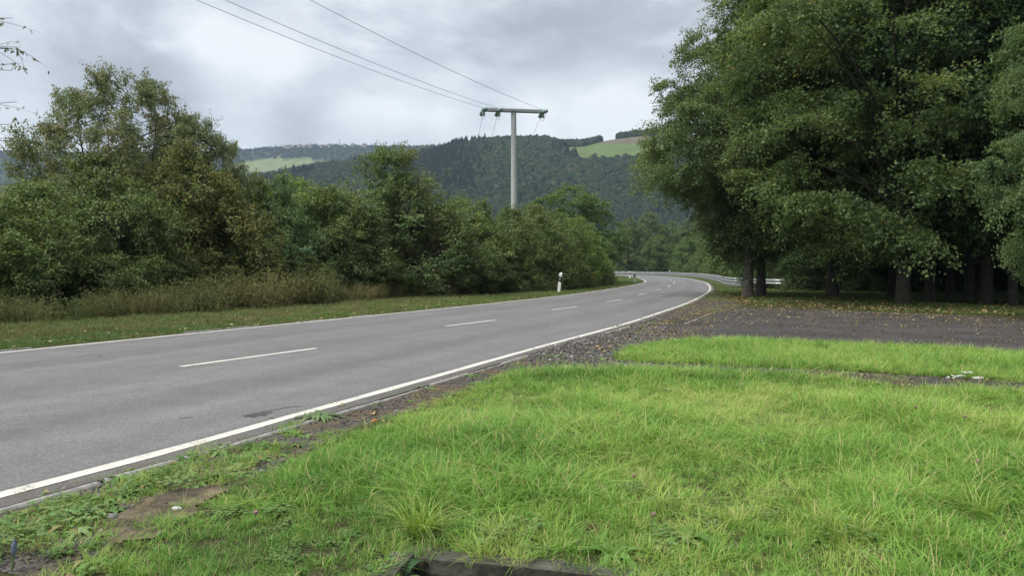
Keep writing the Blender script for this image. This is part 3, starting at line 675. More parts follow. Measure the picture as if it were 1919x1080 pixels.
# ------------------------------------------------------------------ hedge
HB = [(-500, 640), (-200, 616), (0, 603), (360, 582), (720, 557), (1000, 546), (1150, 532), (1165, 525)]
def hb(px): return float(np.interp(px, [a for a, _ in HB], [b for _, b in HB]))
OL, GR_, BR, DK, YG, GY_ = (1.0, 1.0, .85), (1.0, .98, .86), (1.2, .96, .84), (.84, .82, .78), (1.22, 1.3, .88), (1.0, 1.12, 1.2)
hedge = [  # px, top row, width px, set-back m, tint, proto, label
    (-260, 365, 300, .4, OL, 0, 'olive shrub of the hedge beyond the frame edge'), (-90, 362, 260, .3, OL, 1, 'olive shrub half out of the frame, first of the hedge'),
    (55, 338, 240, .1, OL, 2, 'rounded olive green shrub at the near end of the hedge'), (165, 275, 240, 1.6, DK, 0, 'dark shrub under the tall sparse tree'),
    (240, 325, 200, .3, GR_, 3, 'deep green shrub with a yellow leaf cluster below the sparse tree'), (330, 268, 230, 1.3, BR, 1, 'brown-tinged shrub in front of the sparse tree'),
    (420, 345, 190, .3, BR, 2, 'russet brown shrub beside the tall dry weeds'), (470, 324, 180, 2.2, GR_, 0, 'pale topped shrub in the dip after the sparse tree'),
    (530, 322, 160, .8, GY_, 4, 'grey-leaved shrub with silvery patch'), (560, 326, 180, 2.6, YG, 3, 'yellow-green rounded shrub top at the back of the dip'),
    (615, 345, 170, .5, GR_, 1, 'bright leaved shrub in the dip before the pointed bush'), (650, 360, 160, .2, DK, 0, 'shrub with reddish stems before the pointed bush'),
    (765, 345, 180, .5, BR, 2, 'brownish shrub on the far flank of the pointed bush'), (810, 375, 160, .2, DK, 3, 'dark leafed shrub beneath the pointed bush'),
    (850, 372, 150, 1.0, YG, 1, 'light topped shrub before the pole, near side'), (905, 372, 150, .5, GR_, 4, 'upright green shrub in front of the concrete pole'),
    (955, 384, 130, .5, OL, 0, 'olive shrub right below the pole foot'), (1005, 382, 130, .8, GR_, 2, 'green shrub past the pole foot'),
    (1040, 394, 120, .3, OL, 3, 'olive shrub behind the nearest black and white post'), (1075, 404, 110, .3, YG, 1, 'lighter green shrub below the rounded tree'),
    (1098, 440, 80, .2, GR_, 0, 'low shrub at the hedge end'), (1122, 470, 60, .1, GR_, 2, 'last low shrub where the hedge meets the bend')]
rr = random.Random(33)
for px, top, wd, back, tint, k, lb in hedge:
    dep = 1801.8 / (hb(px) - 504); dep += wd / F * dep * .42 + back; x, y = at(px, dep)
    plant('shrub', k, 'shrub', lb, 'shrub', (x, y, 0), wd / F * dep / 4.4 * 1.12, zat(top, dep) / 4.15, rr.uniform(0, 6.28), tint, 'shrubs of the long hedge')
foot_labels = ['below the first olive shrub of the hedge', 'below the rounded olive shrub', 'under the tall sparse tree, dark', 'below the yellow leaf cluster', 'behind the tan weeds, brownish', 'dark one beside the tan weed mound', 'below the grey-leaved shrub', 'dark one in the dip', 'at the foot of the pointed bush', 'dark one under the pointed bush', 'dark one before the pole, on the near side', 'below the light topped shrub', 'dark one under the pole', 'past the pole, mid green', 'dark one beside the nearest roadside post', 'brownish one behind the nearest roadside post', 'dark one near the hedge end', 'very last one at the bend']
for (px, top, wd, tint, k), fl in zip(((-30, 470, 170, OL, 4), (120, 455, 170, DK, 1), (210, 470, 140, GR_, 2), (290, 455, 160, DK, 3), (385, 470, 150, BR, 0), (470, 450, 140, DK, 1), (545, 460, 130, GR_, 2), (610, 470, 120, DK, 4),
                             (690, 455, 130, GR_, 0), (740, 470, 120, DK, 3), (830, 470, 110, DK, 2), (880, 475, 100, GR_, 1), (930, 470, 100, DK, 0), (980, 480, 90, GR_, 3), (1025, 475, 90, DK, 1), (1070, 485, 80, BR, 2), (1105, 490, 70, DK, 0), (1132, 497, 40, OL, 1)), foot_labels):
    dep = 1801.8 / (hb(px) - 504) + wd / F * 30 * .35; x, y = at(px, dep)
    plant('shrub', k, 'shrub', 'low hedge-foot shrub, ' + fl, 'shrub', (x, y, 0), wd / F * dep / 4.4 * 1.15, zat(top, dep) / 4.3, rr.uniform(0, 6.28), tint, 'low shrubs at the hedge foot')
for k in range(18):
    px = -420 + k * 88; dep = 1801.8 / (hb(px) - 504) + 6.5; x, y = at(px, dep); top = np.interp(px, [-400, 0, 200, 420, 600, 800, 1000, 1150], [360, 350, 340, 365, 355, 400, 408, 470])
    plant('shrub', k % 5, 'shrub', 'shrub in the hidden back row of the hedge', 'shrub', (x, y, 0), 1.25, zat(top, dep) / 4.3, rr.uniform(0, 6.28), (1, 1.02, .9), 'back row of the hedge')
for k, (xx, yy) in enumerate(((13.2, 98), (14.6, 108), (15.6, 118), (15.8, 130), (14.4, 143), (11, 104), (9.5, 92), (12, 122))):
    plant('shrub', k % 5, 'shrub', 'shrub on the inside of the far bend', 'shrub', (xx - 4, yy, 0), 1.5, 1.3, rr.uniform(0, 6.28), GR_, 'shrubs inside the far bend')
dep = 27; x, y = at(238, dep); plant('sparse', 0, 'tree', 'tall sparse tree with open branches and reddish-brown leaf tips above the hedge', 'tree', (x, y, 0), .82, zat(132, dep) / 8.3, 1.0)
dep = 27.5; x, y = at(372, dep); plant('sparse', 0, 'tree', 'smaller sparse tree leaning out beside the tall one', 'tree', (x, y, 0), .52, zat(222, dep) / 8.3, 3.9, (.9, .95, .95))
dep = 36; x, y = at(742, dep); plant('bush', 0, 'tree', 'pointed olive-brown bush rising above the middle of the hedge', 'tree', (x, y, 0), 1.5, zat(272, dep) / 7.3, 2.0, (.82, .98, .80))
dep = 66; x, y = at(1072, dep); plant('mid', 2, 'tree', 'rounded dense green tree above the far end of the hedge', 'tree', (x, y, 0), 1.12, zat(342, dep) / 11, .5, (.85, 1.0, .85))
dep = 74; x, y = at(1102, dep); plant('mid', 0, 'tree', 'lower tree sloping down past the rounded one to the bend', 'tree', (x, y, 0), .62, zat(425, dep) / 11, 2.5, (.8, .95, .85))

# tree beyond the frame whose bare twigs reach in at the upper corner
g = np.random.default_rng(5); tb = Tubes()
bt = empty('tree', (-13.2, 14, 0)); tag(bt, 'nearly bare tree whose thin twigs hang in at the upper corner of the sky', 'tree')
tp = spline([(0, 0, 0), (.1, 0, 2), (-.1, .1, 4), (.2, 0, 6.2), (.4, 0, 8)], .3); tb.add(tp, np.linspace(.14, .03, len(tp)), 8, .04, g)
PP, AA, NN = [], [], []
def twig(a, b, r0, n_sub, lv):
    a, b = np.array(a, float), np.array(b, float); q = np.linspace(0, 1, 9)[:, None]
    c = a + (b - a) * q + np.array((0, 0, .25)) * np.sin(q * 3.14) * np.linalg.norm(b - a) * .25 + g.normal(0, .02, (9, 3)) * q
    tb.add(c, np.linspace(r0, .004, 9), 4)
    for k in range(n_sub):
        i = g.integers(3, 9); s0 = c[i]; e0 = s0 + (b - a) / np.linalg.norm(b - a) * g.uniform(.1, .5) + g.normal(0, .24, 3)
        w_ = np.linspace(0, 1, 5)[:, None]; cc = s0 + (e0 - s0) * w_ - np.array((0, 0, .12)) * w_ ** 2; tb.add(cc, np.linspace(.006, .0025, 5), 3)
        for _ in range(lv):
            p = cc[g.integers(1, 5)] + g.normal(0, .03, 3); PP.append(p); AA.append(np.array((0, 0, -1)) + g.normal(0, .5, 3)); NN.append(g.normal(0, 1, 3))
for a, b in (((.2, 0, 5.2), (3.75, .1, 6.05)), ((.2, 0, 4.8), (3.9, 0, 5.45)), ((.2, 0, 4.6), (3.6, .2, 5.1)), ((.1, 0, 3.6), (3.95, -.1, 4.4)), ((.1, 0, 3.4), (3.7, .1, 4.05)), ((0, 0, 3.2), (3.5, 0, 3.7)), ((.2, 0, 5.6), (3.2, .3, 7.2)), ((.2, .1, 5), (-2.5, .4, 7)), ((.2, .1, 5), (-1, -2.0, 7))):
    twig(a, b, .03, 14, 5)
n = len(PP); ln = g.uniform(.06, .11, n); V, Fc = leaf_quads(np.array(PP), np.array(AA), np.array(NN), ln, ln * .5)
obj('trunk', tb.mesh('trunk', M['bark2']), bt); obj('crown', mesh_np('crown', V, Fc, M['leaf_sparse']), bt)

# ------------------------------------------------------------------ power line
def pole_things(loc, rz, label, lean=0.):
    r = empty('power_pole', loc, rz); tag(r, label, 'power pole'); r.rotation_euler = (0, lean, rz)
    H = 11.95
    t_ = Tubes(); z_ = np.linspace(-.3, H, 10); t_.add(np.stack((z_ * 0, z_ * 0, z_), 1), np.interp(z_, (0, H), (.255, .17)), 14); obj('pole', t_.mesh('pole', M['concrete']), r)
    bm = bmesh.new(); box(bm, (0, .16, H - .02), (4.3, .10, .16)); box(bm, (0, -.16, H - .02), (4.3, .10, .16)); box(bm, (0, 0, H + .075), (4.3, .34, .03))
    obj_ = bm_obj('crossarm', bm, M['arm'], r)
    bm = bmesh.new(); box(bm, (0, 0, H - .02), (.5, .5, .12)); bm_obj('clamp', bm, M['arm'], r)
    for x_ in (-2.05, -1.02, 2.02):
        for sgn in (-1, 1):
            t_ = Tubes(); q = np.linspace(0, .75, 13); rad_ = np.where(np.arange(13) % 2, .15, .075); rad_[0] = .04; rad_[-1] = .04
            t_.add(np.stack((q * 0 + x_, sgn * (.2 + q), H - .06 - q * .12), 1), rad_, 8); obj('insulator', t_.mesh('insulator', M['insulator']), r)
        c = np.array([(x_, -.95, H - .17), (x_, -.45, H - .52), (x_, 0, H - .62), (x_, .45, H - .52), (x_, .95, H - .17)]); t_ = Tubes(); t_.add(spline(c, .12), np.full(len(spline(c, .12)), .012), 5); obj('jumper', t_.mesh('jumper', M['wire']), r)
        t_ = Tubes(); q = np.linspace(0, .34, 7); t_.add(np.stack((q * 0 + x_, q * 0, H - .1 - q), 1), np.where(np.arange(7) % 2, .12, .06), 8); obj('insulator', t_.mesh('insulator', M['insulator']), r)
    return r
p1 = (*at(964.5, 50), 0); RZ1 = math.radians(11)
pole1 = pole_things(p1, RZ1, 'grey concrete power pole with a flat crossarm, rising behind the hedge', lean=-.006)
p2 = (*at(876, 135), .7); pole2 = copy_tree(pole1); pole2.location = p2; pole2.rotation_euler = (0, 0, math.radians(4)); pole2['label'] = 'tiny far power pole whose crossarm barely clears the hedge'
p0 = (-20.6, -1.5, 0); pole0 = copy_tree(pole1); pole0.location = p0; pole0.rotation_euler = (0, 0, math.radians(-20)); pole0['label'] = 'power pole beyond the frame where the three wires lead overhead'
def att(p, rz, x_, sgn): return np.array((p[0] + x_ * math.cos(rz) - sgn * .95 * math.sin(rz), p[1] + x_ * math.sin(rz) + sgn * .95 * math.cos(rz), p[2] + 11.78))
for x_, lb in ((-2.05, 'outermost of the three overhead wires, lowest over the hedge'), (-1.02, 'middle wire of the three crossing the sky'), (2.02, 'overhead wire ending at the far arm tip of the pole')):
    wt = empty('power_line', p1); tag(wt, lb, 'power line', 'overhead wires')
    for (pa, ra, sa, pb, rb, sb, sag) in ((p1, RZ1, -1, p0, math.radians(-20), 1, 1.0), (p1, RZ1, 1, p2, math.radians(4), -1, 2.6)):
        A, B = att(pa, ra, x_, sa), att(pb, rb, x_, sb); q = np.linspace(0, 1, 40)[:, None]; P = A + (B - A) * q; P[:, 2] -= sag * 4 * q[:, 0] * (1 - q[:, 0])
        t_ = Tubes(); t_.add(P - np.array(p1), np.full(40, .010), 5); obj('wire', t_.mesh('wire', M['wire']), wt)

# ------------------------------------------------------------------ delineator posts
def post_proto():
    r = empty('delineator_post', (0, 0, 0))
    prof_ = [(-.06, .045), (-.045, .06), (.045, .06), (.06, .045), (.0175, -.06), (-.0175, -.06)]       # hollow-triangle outline, broad side to the road
    def prism(z0, z1, s=1.0, slope=0.):
        bm = bmesh.new(); lo = [bm.verts.new((x * s, y * s, z0)) for x, y in prof_]; hi = [bm.verts.new((x * s, y * s, z1 + slope * (y + .06))) for x, y in prof_]
        bm.faces.new(lo[::-1]); bm.faces.new(hi)
        for i in range(6): bm.faces.new((lo[i], lo[(i + 1) % 6], hi[(i + 1) % 6], hi[i]))
        bmesh.ops.recalc_face_normals(bm, faces=bm.faces[:]); return bm
    bm_obj('body', prism(-.1, .98, 1, -.35), M['white'], r)
    bm = prism(.53, .79, 1.06)
    for v in bm.verts: v.co.z += v.co.x * .45
    bm_obj('band', bm, M['black'], r)
    bm = bmesh.new(); box(bm, (0, .066, .675), (.026, .008, .12)); box(bm, (0, -.066, .675), (.016, .008, .10)); bm_obj('reflector', bm, M['reflector'], r)
    return r
pp = post_proto()
for k, (px, py, rz, ly, lb) in enumerate(((1048, 548.5, 2.75, -.10, 'nearest black and white roadside post, leaning, before the hedge'), (1189, 530.5, 3.3, .02, 'second roadside post, the taller looking one at the bend tip'), (1180.5, 522.5, 2.6, 0, 'third small roadside post just behind another at the bend'), (1252, 517.5, 2.2, 0, 'white post top peeking over the far guardrail'))):
    o = pp if k == 0 else copy_tree(pp); x, y = gp(px, py) if k < 3 else at(1252, 142); o.location = (x, y, 0); o.rotation_euler = (0, ly, rz)
    o.scale = (1.5, 1.5, 1.12 if k == 0 else 1.0)
    if k == 3: o.location.x = 30.9; o.location.y = 145
    tag(o, lb, 'delineator post', 'roadside posts')

# ------------------------------------------------------------------ guardrail
rail = empty('guardrail', (0, 0, 0)); tag(rail, 'long galvanised guardrail round the outside of the bend with a low lower plate', 'guardrail')
GRp = [gp(1473, 544.5), gp(1440, 543.4), gp(1398, 540.5), gp(1360, 535.3), (19.6, 70), (22.9, 86), (26.3, 106), (29.0, 128.7), (29.8, 151), (26.2, 182), (16.0, 208), (-1, 229), (-16, 241)]
RL = spline(GRp, 1.0); TG, NG = normals(RL)
sG = np.concatenate(([0], np.cumsum(np.linalg.norm(np.diff(RL, axis=0), axis=1))))
Wp = [(.0, .66), (.035, .645), (.075, .615), (.08, .575), (.04, .535), (.005, .51), (.005, .48), (.04, .455), (.08, .415), (.075, .375), (.035, .345), (.0, .33)]   # W profile: out from the post, height
def sweep(name, prof_, s0, s1, mat, step=1.0, out=1):
    q = np.linspace(s0, s1, max(2, int((s1 - s0) / step) + 1)); P = np.stack([np.interp(q, sG, RL[:, c]) for c in (0, 1)], 1); T_, N_ = normals(P)
    k = len(prof_); V = np.zeros((len(q), k, 3))
    for j, (o_, z_) in enumerate(prof_): V[:, j, :2] = P + N_ * o_ * out; V[:, j, 2] = z_
    i, j = np.meshgrid(np.arange(len(q) - 1), np.arange(k - 1), indexing='ij'); n = k
    Fq = np.stack((i * n + j, i * n + j + 1, (i + 1) * n + j + 1, (i + 1) * n + j), -1).reshape(-1, 4)
    o = obj(name, mesh_np(name, V.reshape(-1, 3), Fq, mat), rail); md = o.modifiers.new('thick', 'SOLIDIFY'); md.thickness = .006; return o
s_ = 0.0
while s_ < sG[-1] - 4.2:
    sweep('rail_beam', Wp, s_, s_ + 4.0, M['zinc']); s_ += 4.004
s_ = 4.0
while s_ < sG[-1] - 4.2:
    sweep('lower_plate', [(.09, .30), (.10, .27), (.10, .08), (.09, .05)], s_, s_ + 4.0, M['zinc']); s_ += 4.004
bm = bmesh.new(); box(bm, (0, 0, .13), (.06, .10, .66)); box(bm, (0, .03, .5), (.05, .05, .28)); me_p = bpy.data.meshes.new('post'); bm.to_mesh(me_p); bm.free(); me_p.materials.append(M['zinc2'])
q = .15
while q < sG[-1] - 1:
    i = int(np.argmin(abs(sG - q))); o = obj('post', me_p, rail); P = RL[i] - NG[i] * .045; o.location = (P[0], P[1], 0); o.rotation_euler = (0, 0, math.atan2(TG[i, 1], TG[i, 0])); q += 2.0
bm = bmesh.new(); box(bm, (RL[0][0], RL[0][1], .49), (.05, .22, .35), Matrix.Rotation(math.atan2(TG[0, 1], TG[0, 0]), 3, 'Z')); bm_obj('end_piece', bm, M['zinc'], rail)

# ------------------------------------------------------------------ grass and small plants
def blades_mesh(name, seed, n, rad_, h0, h1, wd, bend, mat, segs=3, head=0):
    g = np.random.default_rng(seed); V = []; Fq = []; Ft = []
    for _ in range(n):
        a = g.random() * 6.283; r = rad_ * math.sqrt(g.random()); b = np.array((r * math.cos(a), r * math.sin(a), -.01)); h = g.uniform(h0, h1)
        da = a + g.normal(0, .9); d = np.array((math.cos(da), math.sin(da), 0)); bd = bend * g.uniform(.3, 1.5); sa = g.random() * 6.283
        side = np.array((-d[1], d[0], 0)) * .8 + np.array((math.cos(sa), math.sin(sa), 0)) * .4; side /= np.linalg.norm(side)
        base = len(V)
        for s in range(segs + 1):
            q = s / segs; p = b + np.array((0, 0, h * (q - .35 * min(bd, 1.6) * q * q))) + d * h * bd * q * q * .8
            w_ = wd * (1 - q ** 1.6) * g.uniform(.85, 1.1)
            if s < segs: V.append(p - side * w_ / 2); V.append(p + side * w_ / 2)
            else: V.append(p)
        for s in range(segs - 1): k = base + 2 * s; Fq.append((k, k + 1, k + 3, k + 2))
        k = base + 2 * (segs - 1); Ft.append((k, k + 1, k + 2))
    return mesh_np(name, np.array(V), [np.array(Fq), np.array(Ft)], mat)
def leaf_strip(V, Fq, Ft, b, d, h, reach, wd, segs=4, lobes=0, g=None, curl=.5):
    side = np.array((-d[1], d[0], 0)); base = len(V)
    for s in range(segs + 1):
        q = s / segs; p = b + d * reach * q + np.array((0, 0, h * (q * 1.6 - q * q * (1.6 - .2 + curl))))
        w_ = wd * math.sin(math.pi * min(1, .12 + .88 * q) ** .8) * (1 if not lobes or s % 2 == 0 else .55)
        if s < segs: V.append(p - side * w_ / 2 + np.array((0, 0, w_ * .18))); V.append(p + side * w_ / 2 + np.array((0, 0, w_ * .18)))
        else: V.append(p)
    for s in range(segs - 1): k = base + 2 * s; Fq.append((k, k + 1, k + 3, k + 2))
    k = base + 2 * (segs - 1); Ft.append((k, k + 1, k + 2))
def rosette(name, seed, n, reach, h, wd, mat, lobes=0, segs=5, curl=.5):
    g = np.random.default_rng(seed); V, Fq, Ft = [], [], []
    for k in range(n):
        a = k * 2.4 + g.normal(0, .25); q = g.uniform(.55, 1.15); d = np.array((math.cos(a), math.sin(a), 0))
        leaf_strip(V, Fq, Ft, d * .01 + np.array((0, 0, -.005)), d, h * g.uniform(.5, 1.3), reach * q, wd * g.uniform(.7, 1.2), segs, lobes, g, curl)
    return mesh_np(name, np.array(V), [np.array(Fq), np.array(Ft)], mat)
def clover(name, seed, n, rad_, mat):
    g = np.random.default_rng(seed); P, A, NN, W = [], [], [], []
    for _ in range(n):
        a = g.random() * 6.283; r = rad_ * math.sqrt(g.random()); c = np.array((r * math.cos(a), r * math.sin(a), g.uniform(.02, .07))); a0 = g.random() * 6
        for k in range(3):
            q = a0 + k * 2.094; P.append(c); A.append((math.cos(q), math.sin(q), .15)); NN.append((g.normal(0, .2), g.normal(0, .2), 1)); W.append(g.uniform(.014, .022))
    W = np.array(W); V, Fc = leaf_quads(np.array(P), np.array(A), np.array(NN), W, W * 1.0, .1); return mesh_np(name, V, Fc, mat)
g_lawn = [blades_mesh('grass_tuft', 100 + k, 30, .08, .045, .115, .0060, .85, M['grass']) for k in range(4)]
g_tall = [blades_mesh('grass_tuft', 110 + k, 24, .07, .08, .20, .0066, 1.3, M['grass'], 4) for k in range(3)]
g_long = [blades_mesh('grass_tuft', 120 + k, 12, .06, .16, .30, .0056, 2.2, M['grass'], 5) for k in range(3)]
g_short = [blades_mesh('grass_tuft', 130 + k, 30, .10, .025, .07, .0045, .8, M['grass']) for k in range(2)]
g_clov = [clover('clover_tuft', 140 + k, 26, .10, M['weed']) for k in range(2)]
g_ros = [rosette('weed_tuft', 150 + k, 9, .10, .05, .028, M['weed'], 0, 4) for k in range(2)]
g_dry = [blades_mesh('dry_tuft', 160 + k, 24, .09, .02, .07, .0045, 1.3, M['straw'], 3) for k in range(2)]
LAWN = g_lawn + g_tall + g_long + g_short + g_clov + g_ros + g_dry      # 0-3, 4-6, 7-9, 10-11, 12-13, 14-15, 16-17

FRONT = pxp([(150, 1110), (255, 1004), (400, 926), (545, 860), (650, 800), (760, 768), (880, 722), (960, 700), (1080, 696), (1200, 694), (1350, 703), (1500, 711), (1700, 726), (1919, 742), (2600, 800), (2600, 1500), (1400, 1700), (300, 1500)])
STRIP2 = pxp([(1150, 676), (1185, 654), (1280, 645), (1400, 640), (1600, 649), (1919, 666), (2600, 730), (2600, 757), (1919, 718), (1700, 704), (1500, 694), (1350, 687), (1220, 681)])
WEEDS = pxp([(-60, 965), (60, 940), (200, 908), (330, 868), (450, 822), (530, 798), (560, 815), (520, 850), (400, 926), (255, 1004), (150, 1110), (-80, 1150)])
def sample(poly, dens, g, falloff=None):
    P = np.array(poly); lo, hi = P.min(0), P.max(0); lo, hi = lo - .2, hi + .2; n = int((hi - lo).prod() * dens)
    X = lo[0] + g.random(n) * (hi[0] - lo[0]); Y = lo[1] + g.random(n) * (hi[1] - lo[1]); k = inpoly(X + (vnoise(X + 31, Y, 1.9, 3) - .5) * .45, Y + (vnoise(X, Y + 77, 1.9, 3) - .5) * .40, poly)
    X, Y = X[k], Y[k]; px, py = to_px(X, np.maximum(Y, .3)); k = (px > -250) & (px < 2150) & (Y > 2.2)
    if falloff: k &= g.random(len(X)) < np.clip(falloff / np.maximum(Y, .1), .12, 1)
    return X[k], Y[k]
def in_pit(X, Y, pad=0):
    dxy = np.stack((X - pc[0], Y - pc[1]), 1); a = abs(dxy @ e1); b = abs(dxy @ e2)
    return (a < hw - RIM * .8 + pad) & (b < hd - RIM * .7 + pad)
g = np.random.default_rng(77)
X, Y = sample(FRONT, 420, g, 5.5); k = ~in_pit(X, Y); X, Y = X[k], Y[k]
n = len(X); patch = vnoise(X + 50, Y + 50, .9, 3); patch2 = vnoise(X + 150, Y + 90, 2.6, 2); u = g.random(n); px, py = to_px(X, Y)
idx = g.integers(0, 4, n)
tallf = S((patch - .42) / .2); idx = np.where(u < .20 + .5 * tallf, 4 + g.integers(0, 3, n), idx)
longz = S((px - 950) / 250) * S((py - 760) / 60)
idx = np.where((u > .955 - .13 * longz * (patch2 > .45)), 7 + g.integers(0, 3, n), idx)
idx = np.where((patch2 > .66) & (g.random(n) < .14), 12 + g.integers(0, 2, n), idx); idx = np.where(g.random(n) < .025, 14 + g.integers(0, 2, n), idx)
idx = np.where((patch2 < .32) & (g.random(n) < .32), 16 + g.integers(0, 2, n), idx)
for cx, cy, rx, ry in ((910, 905, 40, 10), (1335, 935, 28, 9), (690, 800, 60, 12), (1320, 955, 20, 8), (1900, 1010, 40, 12), (1120, 990, 40, 10)):
    z_ = ((px - cx) / rx) ** 2 + ((py - cy) / ry) ** 2 < 1; idx = np.where(z_ & (g.random(n) < .8), 16 + g.integers(0, 2, n), idx)
cz = (px < 720) & (py > 985) & (px > 480); idx = np.where(cz & (patch2 > .42) & (g.random(n) < .36), 12 + g.integers(0, 2, n), idx)
# shorter, drier towards the worn edge of the verge
edge = np.array(pxp([(150, 1110), (255, 1004), (400, 926), (545, 860), (650, 800), (760, 768), (880, 722), (960, 700), (1080, 696), (1200, 694)])); ed = spline(edge, .1)
de = np.min(np.hypot(X[:, None] - ed[None, :, 0], Y[:, None] - ed[None, :, 1]), axis=1)
sc = g.uniform(.75, 1.2, n) * (.5 + .5 * S(de / .5)) * (1 + .7 * (patch - .5) * 2)
tint = .42 + .95 * (vnoise(X + 20, Y + 80, .7, 3) - .5) + .75 * (patch2 - .5) + g.normal(0, .13, n) + .28 * (1 - S(de / .45)) + .12 * S((Y - 4.5) / 3)
tint = np.where((idx >= 7) & (idx <= 9), tint * .7 + .24, tint); sc = np.where((idx >= 7) & (idx <= 9) & (Y < 3.9), sc * .6, sc)
tint = np.where(idx >= 16, g.uniform(.5, 1, n), tint)
scatter('grass', np.stack((X, Y, np.zeros(n)), 1), flatrot(n, g), np.stack((sc, sc, sc * g.uniform(.8, 1.15, n)), 1), np.clip(tint, 0, 1), idx, LAWN)
X, Y = sample(STRIP2, 300, g); n = len(X); u = g.random(n)
idx = np.where(u < .55, g.integers(0, 4, n), 4 + g.integers(0, 3, n)); idx = np.where(g.random(n) < .02, 12, idx)
sc = g.uniform(.8, 1.25, n) * (.75 + .5 * vnoise(X, Y, 1.1, 2)); tint = .56 + .5 * (vnoise(X + 9, Y + 3, .8, 3) - .5) + g.normal(0, .13, n)
scatter('grass', np.stack((X, Y, np.zeros(n)), 1), flatrot(n, g), np.stack((sc, sc, sc), 1), np.clip(tint, 0, 1), idx, LAWN)
X, Y = sample(PATH, 150, g); k = vnoise(X * 1.0, Y, 2.5, 2) > .48; X, Y = X[k], Y[k]; n = len(X); sc = g.uniform(.4, .9, n)
scatter('dry_grass', np.stack((X, Y, np.full(n, .011)), 1), flatrot(n, g), np.stack((sc, sc, sc), 1), g.uniform(.3, 1, n), np.where(g.random(n) < .75, 16 + g.integers(0, 2, n), 10), LAWN)
# weedy verge by the camera
X, Y = sample(WEEDS, 420, g); zx, zy = to_px(X, Y); bare = inpoly(zx, zy, [(180, 1020), (210, 965), (300, 925), (420, 905), (440, 925), (330, 975), (240, 1030)]); k = (vnoise(X + 7, Y + 2, 1.6, 3) > .37) & (g.random(len(X)) < np.where(bare, .22, .85)); X, Y = X[k], Y[k]; n = len(X); u = g.random(n); px, py = to_px(X, Y)
idx = np.where(u < .14, 14 + g.integers(0, 2, n), np.where(u < .66, 10 + g.integers(0, 2, n), np.where(u < .74, 12 + g.integers(0, 2, n), np.where(u < .84, g.integers(0, 4, n), 16 + g.integers(0, 2, n)))))
bare = inpoly(px, py, [(180, 1020), (210, 965), (300, 925), (420, 905), (440, 925), (330, 975), (240, 1030)]); idx = np.where(bare & (g.random(n) < .75), 16 + g.integers(0, 2, n), idx); sc = g.uniform(.6, 1.15, n) * np.where(bare, .7, 1); tint = .62 + g.normal(0, .2, n)
scatter('verge_weeds', np.stack((X, Y, np.full(n, .004)), 1), flatrot(n, g), np.stack((sc, sc, sc), 1), np.clip(tint, 0, 1), idx, LAWN)
# strays on the gravel
X, Y = sample(GRAVEL, 26, g); k = (vnoise(X + 3, Y + 8, .9, 2) > .5) & ~inpoly(X, Y, WEEDS); X, Y = X[k], Y[k]; n = len(X)
idx = np.where(g.random(n) < .6, 10 + g.integers(0, 2, n), np.where(g.random(n) < .5, 14, 16)); sc = g.uniform(.5, 1, n)
scatter('verge_weeds', np.stack((X, Y, np.full(n, .004)), 1), flatrot(n, g), np.stack((sc, sc, sc), 1), np.clip(.6 + g.normal(0, .2, n), 0, 1), idx, LAWN)

# grass verge beyond the road, the inside of the bend and under the trees
fg = [blades_mesh('grass_clump', 170 + k, 34, .22, .05, .15, .012, .9, M['verge']) for k in range(3)] + [blades_mesh('dry_clump', 175, 30, .22, .05, .16, .013, .9, M['straw'])]
def band(A, Nn, o0, o1, dens, g, y0, y1, bias=1.0):
    T_ = np.linalg.norm(np.diff(A, axis=0), axis=1).mean(); k = np.where((A[:, 1] > y0) & (A[:, 1] < y1))[0]
    n = int(len(k) * T_ * abs(o1 - o0) * dens); i = g.choice(k, n); o_ = o0 + (o1 - o0) * g.random(n) ** bias
    P = A[i] + Nn[i] * o_[:, None] + g.normal(0, T_ / 2, (n, 2)); return P[:, 0], P[:, 1], o_
X, Y, o_ = band(LS2, NL, .40, 3.2, 70, g, 4, 45); X2, Y2, o2 = band(LS2, NL, .45, 3.0, 34, g, 45, 135)
X, Y, o_ = np.concatenate((X, X2)), np.concatenate((Y, Y2)), np.concatenate((o_, o2)); n = len(X)
dryf = S((o_ - 1.2) / 1.2) * S((24 - Y) / 5) + .5 * S((o_ - 2.0) / 1.0) + .45 * (vnoise(X, Y, .7, 2) > .55); idx = np.where(g.random(n) < dryf * .8, 3, g.integers(0, 3, n)); sc = g.uniform(.45, 1.0, n) * (.55 + .45 * S((o_ - .35) / .5)) * .85
scatter('grass', np.stack((X, Y, np.zeros(n)), 1), flatrot(n, g), np.stack((sc, sc, sc), 1), np.clip(.46 + .5 * (vnoise(X, Y, .6, 2) - .5) + g.normal(0, .15, n), 0, 1), idx, fg)
WOOD = pxp([(1338, 548), (1360, 560), (1400, 574), (1600, 582), (1919, 594), (2400, 618)]) + [(34, 26), (46, 40), (40, 70), (30, 95), (26.5, 90), (20.5, 70)]
def wood_sample(dens):
    P = np.array(WOOD); lo, hi = P.min(0), P.max(0); m_ = int((hi - lo).prod() * dens); X = lo[0] + g.random(m_) * (hi - lo)[0]; Y = lo[1] + g.random(m_) * (hi - lo)[1]; k = inpoly(X, Y, WOOD); return X[k], Y[k]
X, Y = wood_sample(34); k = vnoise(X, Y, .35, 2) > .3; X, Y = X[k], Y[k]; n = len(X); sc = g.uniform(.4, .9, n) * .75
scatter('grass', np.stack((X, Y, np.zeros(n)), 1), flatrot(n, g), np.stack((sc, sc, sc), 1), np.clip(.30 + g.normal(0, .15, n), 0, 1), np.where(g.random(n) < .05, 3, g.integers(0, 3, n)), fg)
X, Y, o_ = band(RS, -NR, .5, 4.5, 24, g, 46, 165); n = len(X); sc = g.uniform(.4, .9, n) * .8
